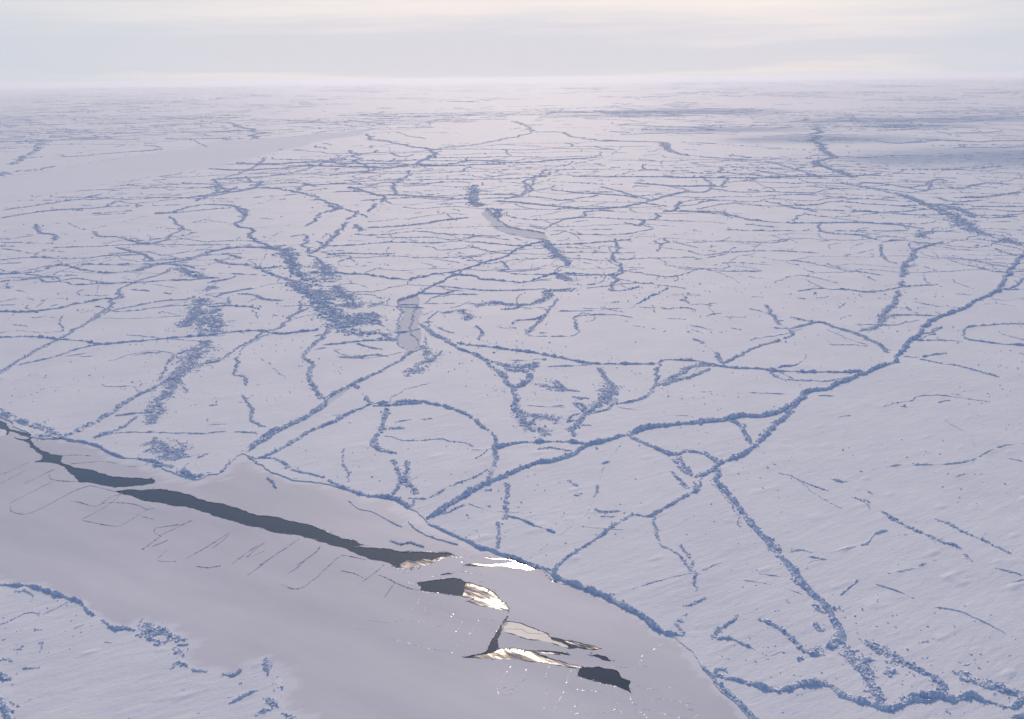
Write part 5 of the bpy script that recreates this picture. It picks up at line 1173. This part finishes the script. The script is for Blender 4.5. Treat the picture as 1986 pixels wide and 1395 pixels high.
for i, (l, s) in enumerate(PANES):
    pane = tag(slab('wet_ice_pane', P(s), -0.50, 0.2, SUN_CREAM if i == 1 else SHEEN if i == len(PANES) - 1 else WET, 1.0, 0, 500 + i), l, 'wet ice', 'wet ice panes in the openings')
    if i == 1: strip('crack', PANE_CRACK, -0.497, 0.5, SHADE_ICE, pane, 5)
for i, (l, s) in enumerate(SLABS):
    tag(slab('ice_slab', P(s), -0.34, 0.3, SNOW if i == 0 else NILAS_M, 1.0, 0, 600 + i), l, 'ice slab', 'ice slabs adrift in the crack')
for i, s in enumerate(FINGERS):
    p = roughen(P(s) if i >= 38 else smooth_line(P(s)), 0.07, False, 2, 800 + i)
    dm = float(np.median(dist_of(p))); p, ln = resample(p, max(0.8, dm * 0.0012)); n = len(p)
    tn = np.gradient(p, axis=0); tn /= np.hypot(tn[:, 0], tn[:, 1])[:, None] + 1e-9; nr_ = np.stack([-tn[:, 1], tn[:, 0]], 1)
    rr = np.random.default_rng(900 + i)
    ww = (0.35 + 0.9 * vnoise(np.arange(n) / 6.0, np.full(n, i * 3.3), 8)) * rr.uniform(0.5, 1.3, n) * (1.0 if dm > 620 else 0.75)
    wet = i >= 38  # fingers and rims by the pools, coloured as if catching the sun
    hh = ww * (rr.uniform(0.0, 0.16, n) if wet else rr.uniform(0.12, 0.5, n))
    rows = [np.c_[p + nr_ * ww[:, None] * k, -0.37 + (hh if k == 0 else -0.05 + 0 * hh)] for k in (-0.6, 0, 0.6)]
    V = np.stack(rows, 1).reshape(-1, 3); V[:, :2] += rr.normal(0, 0.12, (len(V), 2)); V[:, 2] += np.clip(rr.normal(0, 0.045 if wet else 0.022, len(V)), -0.04, 0.10); k = (np.arange(n - 1)[:, None] * 3 + np.arange(2)[None]).ravel()
    obj('rafted_finger_or_rim', V, np.stack([k, k + 3, k + 4, k + 1], 1), GLINT_ICE if wet else SHADE_ICE, n_il)

r = np.random.default_rng(99); cs, ss = [], []
for k_, wp in enumerate(water_polys):
    e = np.roll(wp, -1, 0) - wp; ln = np.hypot(e[:, 0], e[:, 1])
    tot = float(ln[(wp[:, 1] < 1100)].sum()); n_c = int(tot * 0.35)
    pr = np.where(wp[:, 1] < 1100, ln, 0); pr = pr / max(pr.sum(), 1e-9)
    j = r.choice(len(wp), n_c, p=pr); f = r.random(n_c)[:, None]
    q = wp[j] + e[j] * f + r.normal(0, 0.9, (n_c, 2)); sz = 0.35 * np.exp(r.normal(0, 0.55, n_c))
    cs.append(np.c_[q, np.full(n_c, -0.50)]); ss.append(sz)
V, Fq = blocks(np.vstack(cs), np.concatenate(ss), r, 0.18)
tag(obj('brash_ice', V, Fq, SHADE_ICE), 'crumbs of brash ice along the edges of the open water', kind='stuff')

# ------------------------------------------------------------------ scattered low clouds, high over the far pack; their shadows fall on the ice
def m_cloud(nt, b):
    b.inputs['Base Color'].default_value = (0.9, 0.9, 0.9, 1); b.inputs['Roughness'].default_value = 1
    tc = nd(nt, 'ShaderNodeTexCoord'); fl = nd(nt, 'ShaderNodeVectorMath', operation='MULTIPLY'); fl.inputs[1].default_value = (1, 1, 0); nt.links.new(tc.outputs['Object'], fl.inputs[0]); ln = nd(nt, 'ShaderNodeVectorMath', operation='LENGTH'); nt.links.new(fl.outputs[0], ln.inputs[0])
    n = nd(nt, 'ShaderNodeTexNoise'); n.inputs['Scale'].default_value = 2.2; n.inputs['Detail'].default_value = 5; nt.links.new(tc.outputs['Object'], n.inputs['Vector'])
    a = nd(nt, 'ShaderNodeMath', operation='MULTIPLY_ADD'); nt.links.new(n.outputs['Fac'], a.inputs[0]); a.inputs[1].default_value = 1.6; a.inputs[2].default_value = -0.8
    s2 = nd(nt, 'ShaderNodeMath', operation='ADD'); nt.links.new(a.outputs[0], s2.inputs[0]); nt.links.new(ln.outputs['Value'], s2.inputs[1])
    mr = nd(nt, 'ShaderNodeMapRange'); mr.interpolation_type = 'SMOOTHSTEP'
    mr.inputs['From Min'].default_value = 0.30; mr.inputs['From Max'].default_value = 1.0; mr.inputs['To Min'].default_value = 0.42; mr.inputs['To Max'].default_value = 0.0
    nt.links.new(s2.outputs[0], mr.inputs['Value']); nt.links.new(mr.outputs[0], b.inputs['Alpha'])
CLOUD = mat('cloud', m_cloud)
CH = 1700.0
for i, s in enumerate(SHADED):
    p = P(s); p = p[p[:, 1] < 30000] if (p[:, 1] < 30000).sum() > 2 else p
    ctr = (p.max(0) + p.min(0)) / 2; half = (p.max(0) - p.min(0)) / 2 * 1.3
    nu, nv = 40, 14; V, Fq = [], []
    for a in range(nv + 1):
        th = math.pi * a / nv
        for b_ in range(nu):
            ph = 2 * math.pi * b_ / nu
            V.append((math.sin(th) * math.cos(ph), math.sin(th) * math.sin(ph), math.cos(th)))
    for a in range(nv):
        for b_ in range(nu): Fq.append((a * nu + b_, (a + 1) * nu + b_, (a + 1) * nu + (b_ + 1) % nu, a * nu + (b_ + 1) % nu))
    V = np.array(V)
    V *= (0.8 + 0.4 * fbm(V[:, 0] * 2.2 + 9, V[:, 1] * 2.2 + i * 7, 61, 3))[:, None]
    o = obj('cloud', V, Fq, CLOUD, None, True)
    o.scale = (half[0], half[1], 60)
    k = CH / math.sin(SUN_EL)
    o.location = (ctr[0] + SUN_DIR.x * k, ctr[1] + SUN_DIR.y * k, CH)
    tag(o, 'low cloud above the frame whose shadow bands the distant ice', kind='structure')

# ------------------------------------------------------------------ haze: one closed box of thin even air round camera and ice
def m_haze(nt, b):
    nt.nodes.remove(b)
    v = nd(nt, 'ShaderNodeVolumePrincipled')
    v.inputs['Color'].default_value = (0.80, 0.835, 0.90, 1); v.inputs['Density'].default_value = 2.8e-5; v.inputs['Anisotropy'].default_value = 0.45
    nt.links.new(v.outputs[0], nt.nodes['Material Output'].inputs['Volume'])
HAZE = mat('haze', m_haze)
x, y0, y1, z0, z1 = 320000, -5000, 95000, -2.0, 330.0
hv = [(sx * x, yy, zz) for zz in (z0, z1) for sx, yy in ((-1, y0), (1, y0), (1, y1), (-1, y1))]
tag(obj('haze', hv, [(0, 3, 2, 1), (4, 5, 6, 7), (0, 1, 5, 4), (1, 2, 6, 5), (2, 3, 7, 6), (3, 0, 4, 7)], HAZE), 'thin pale haze over the pack ice', kind='stuff')
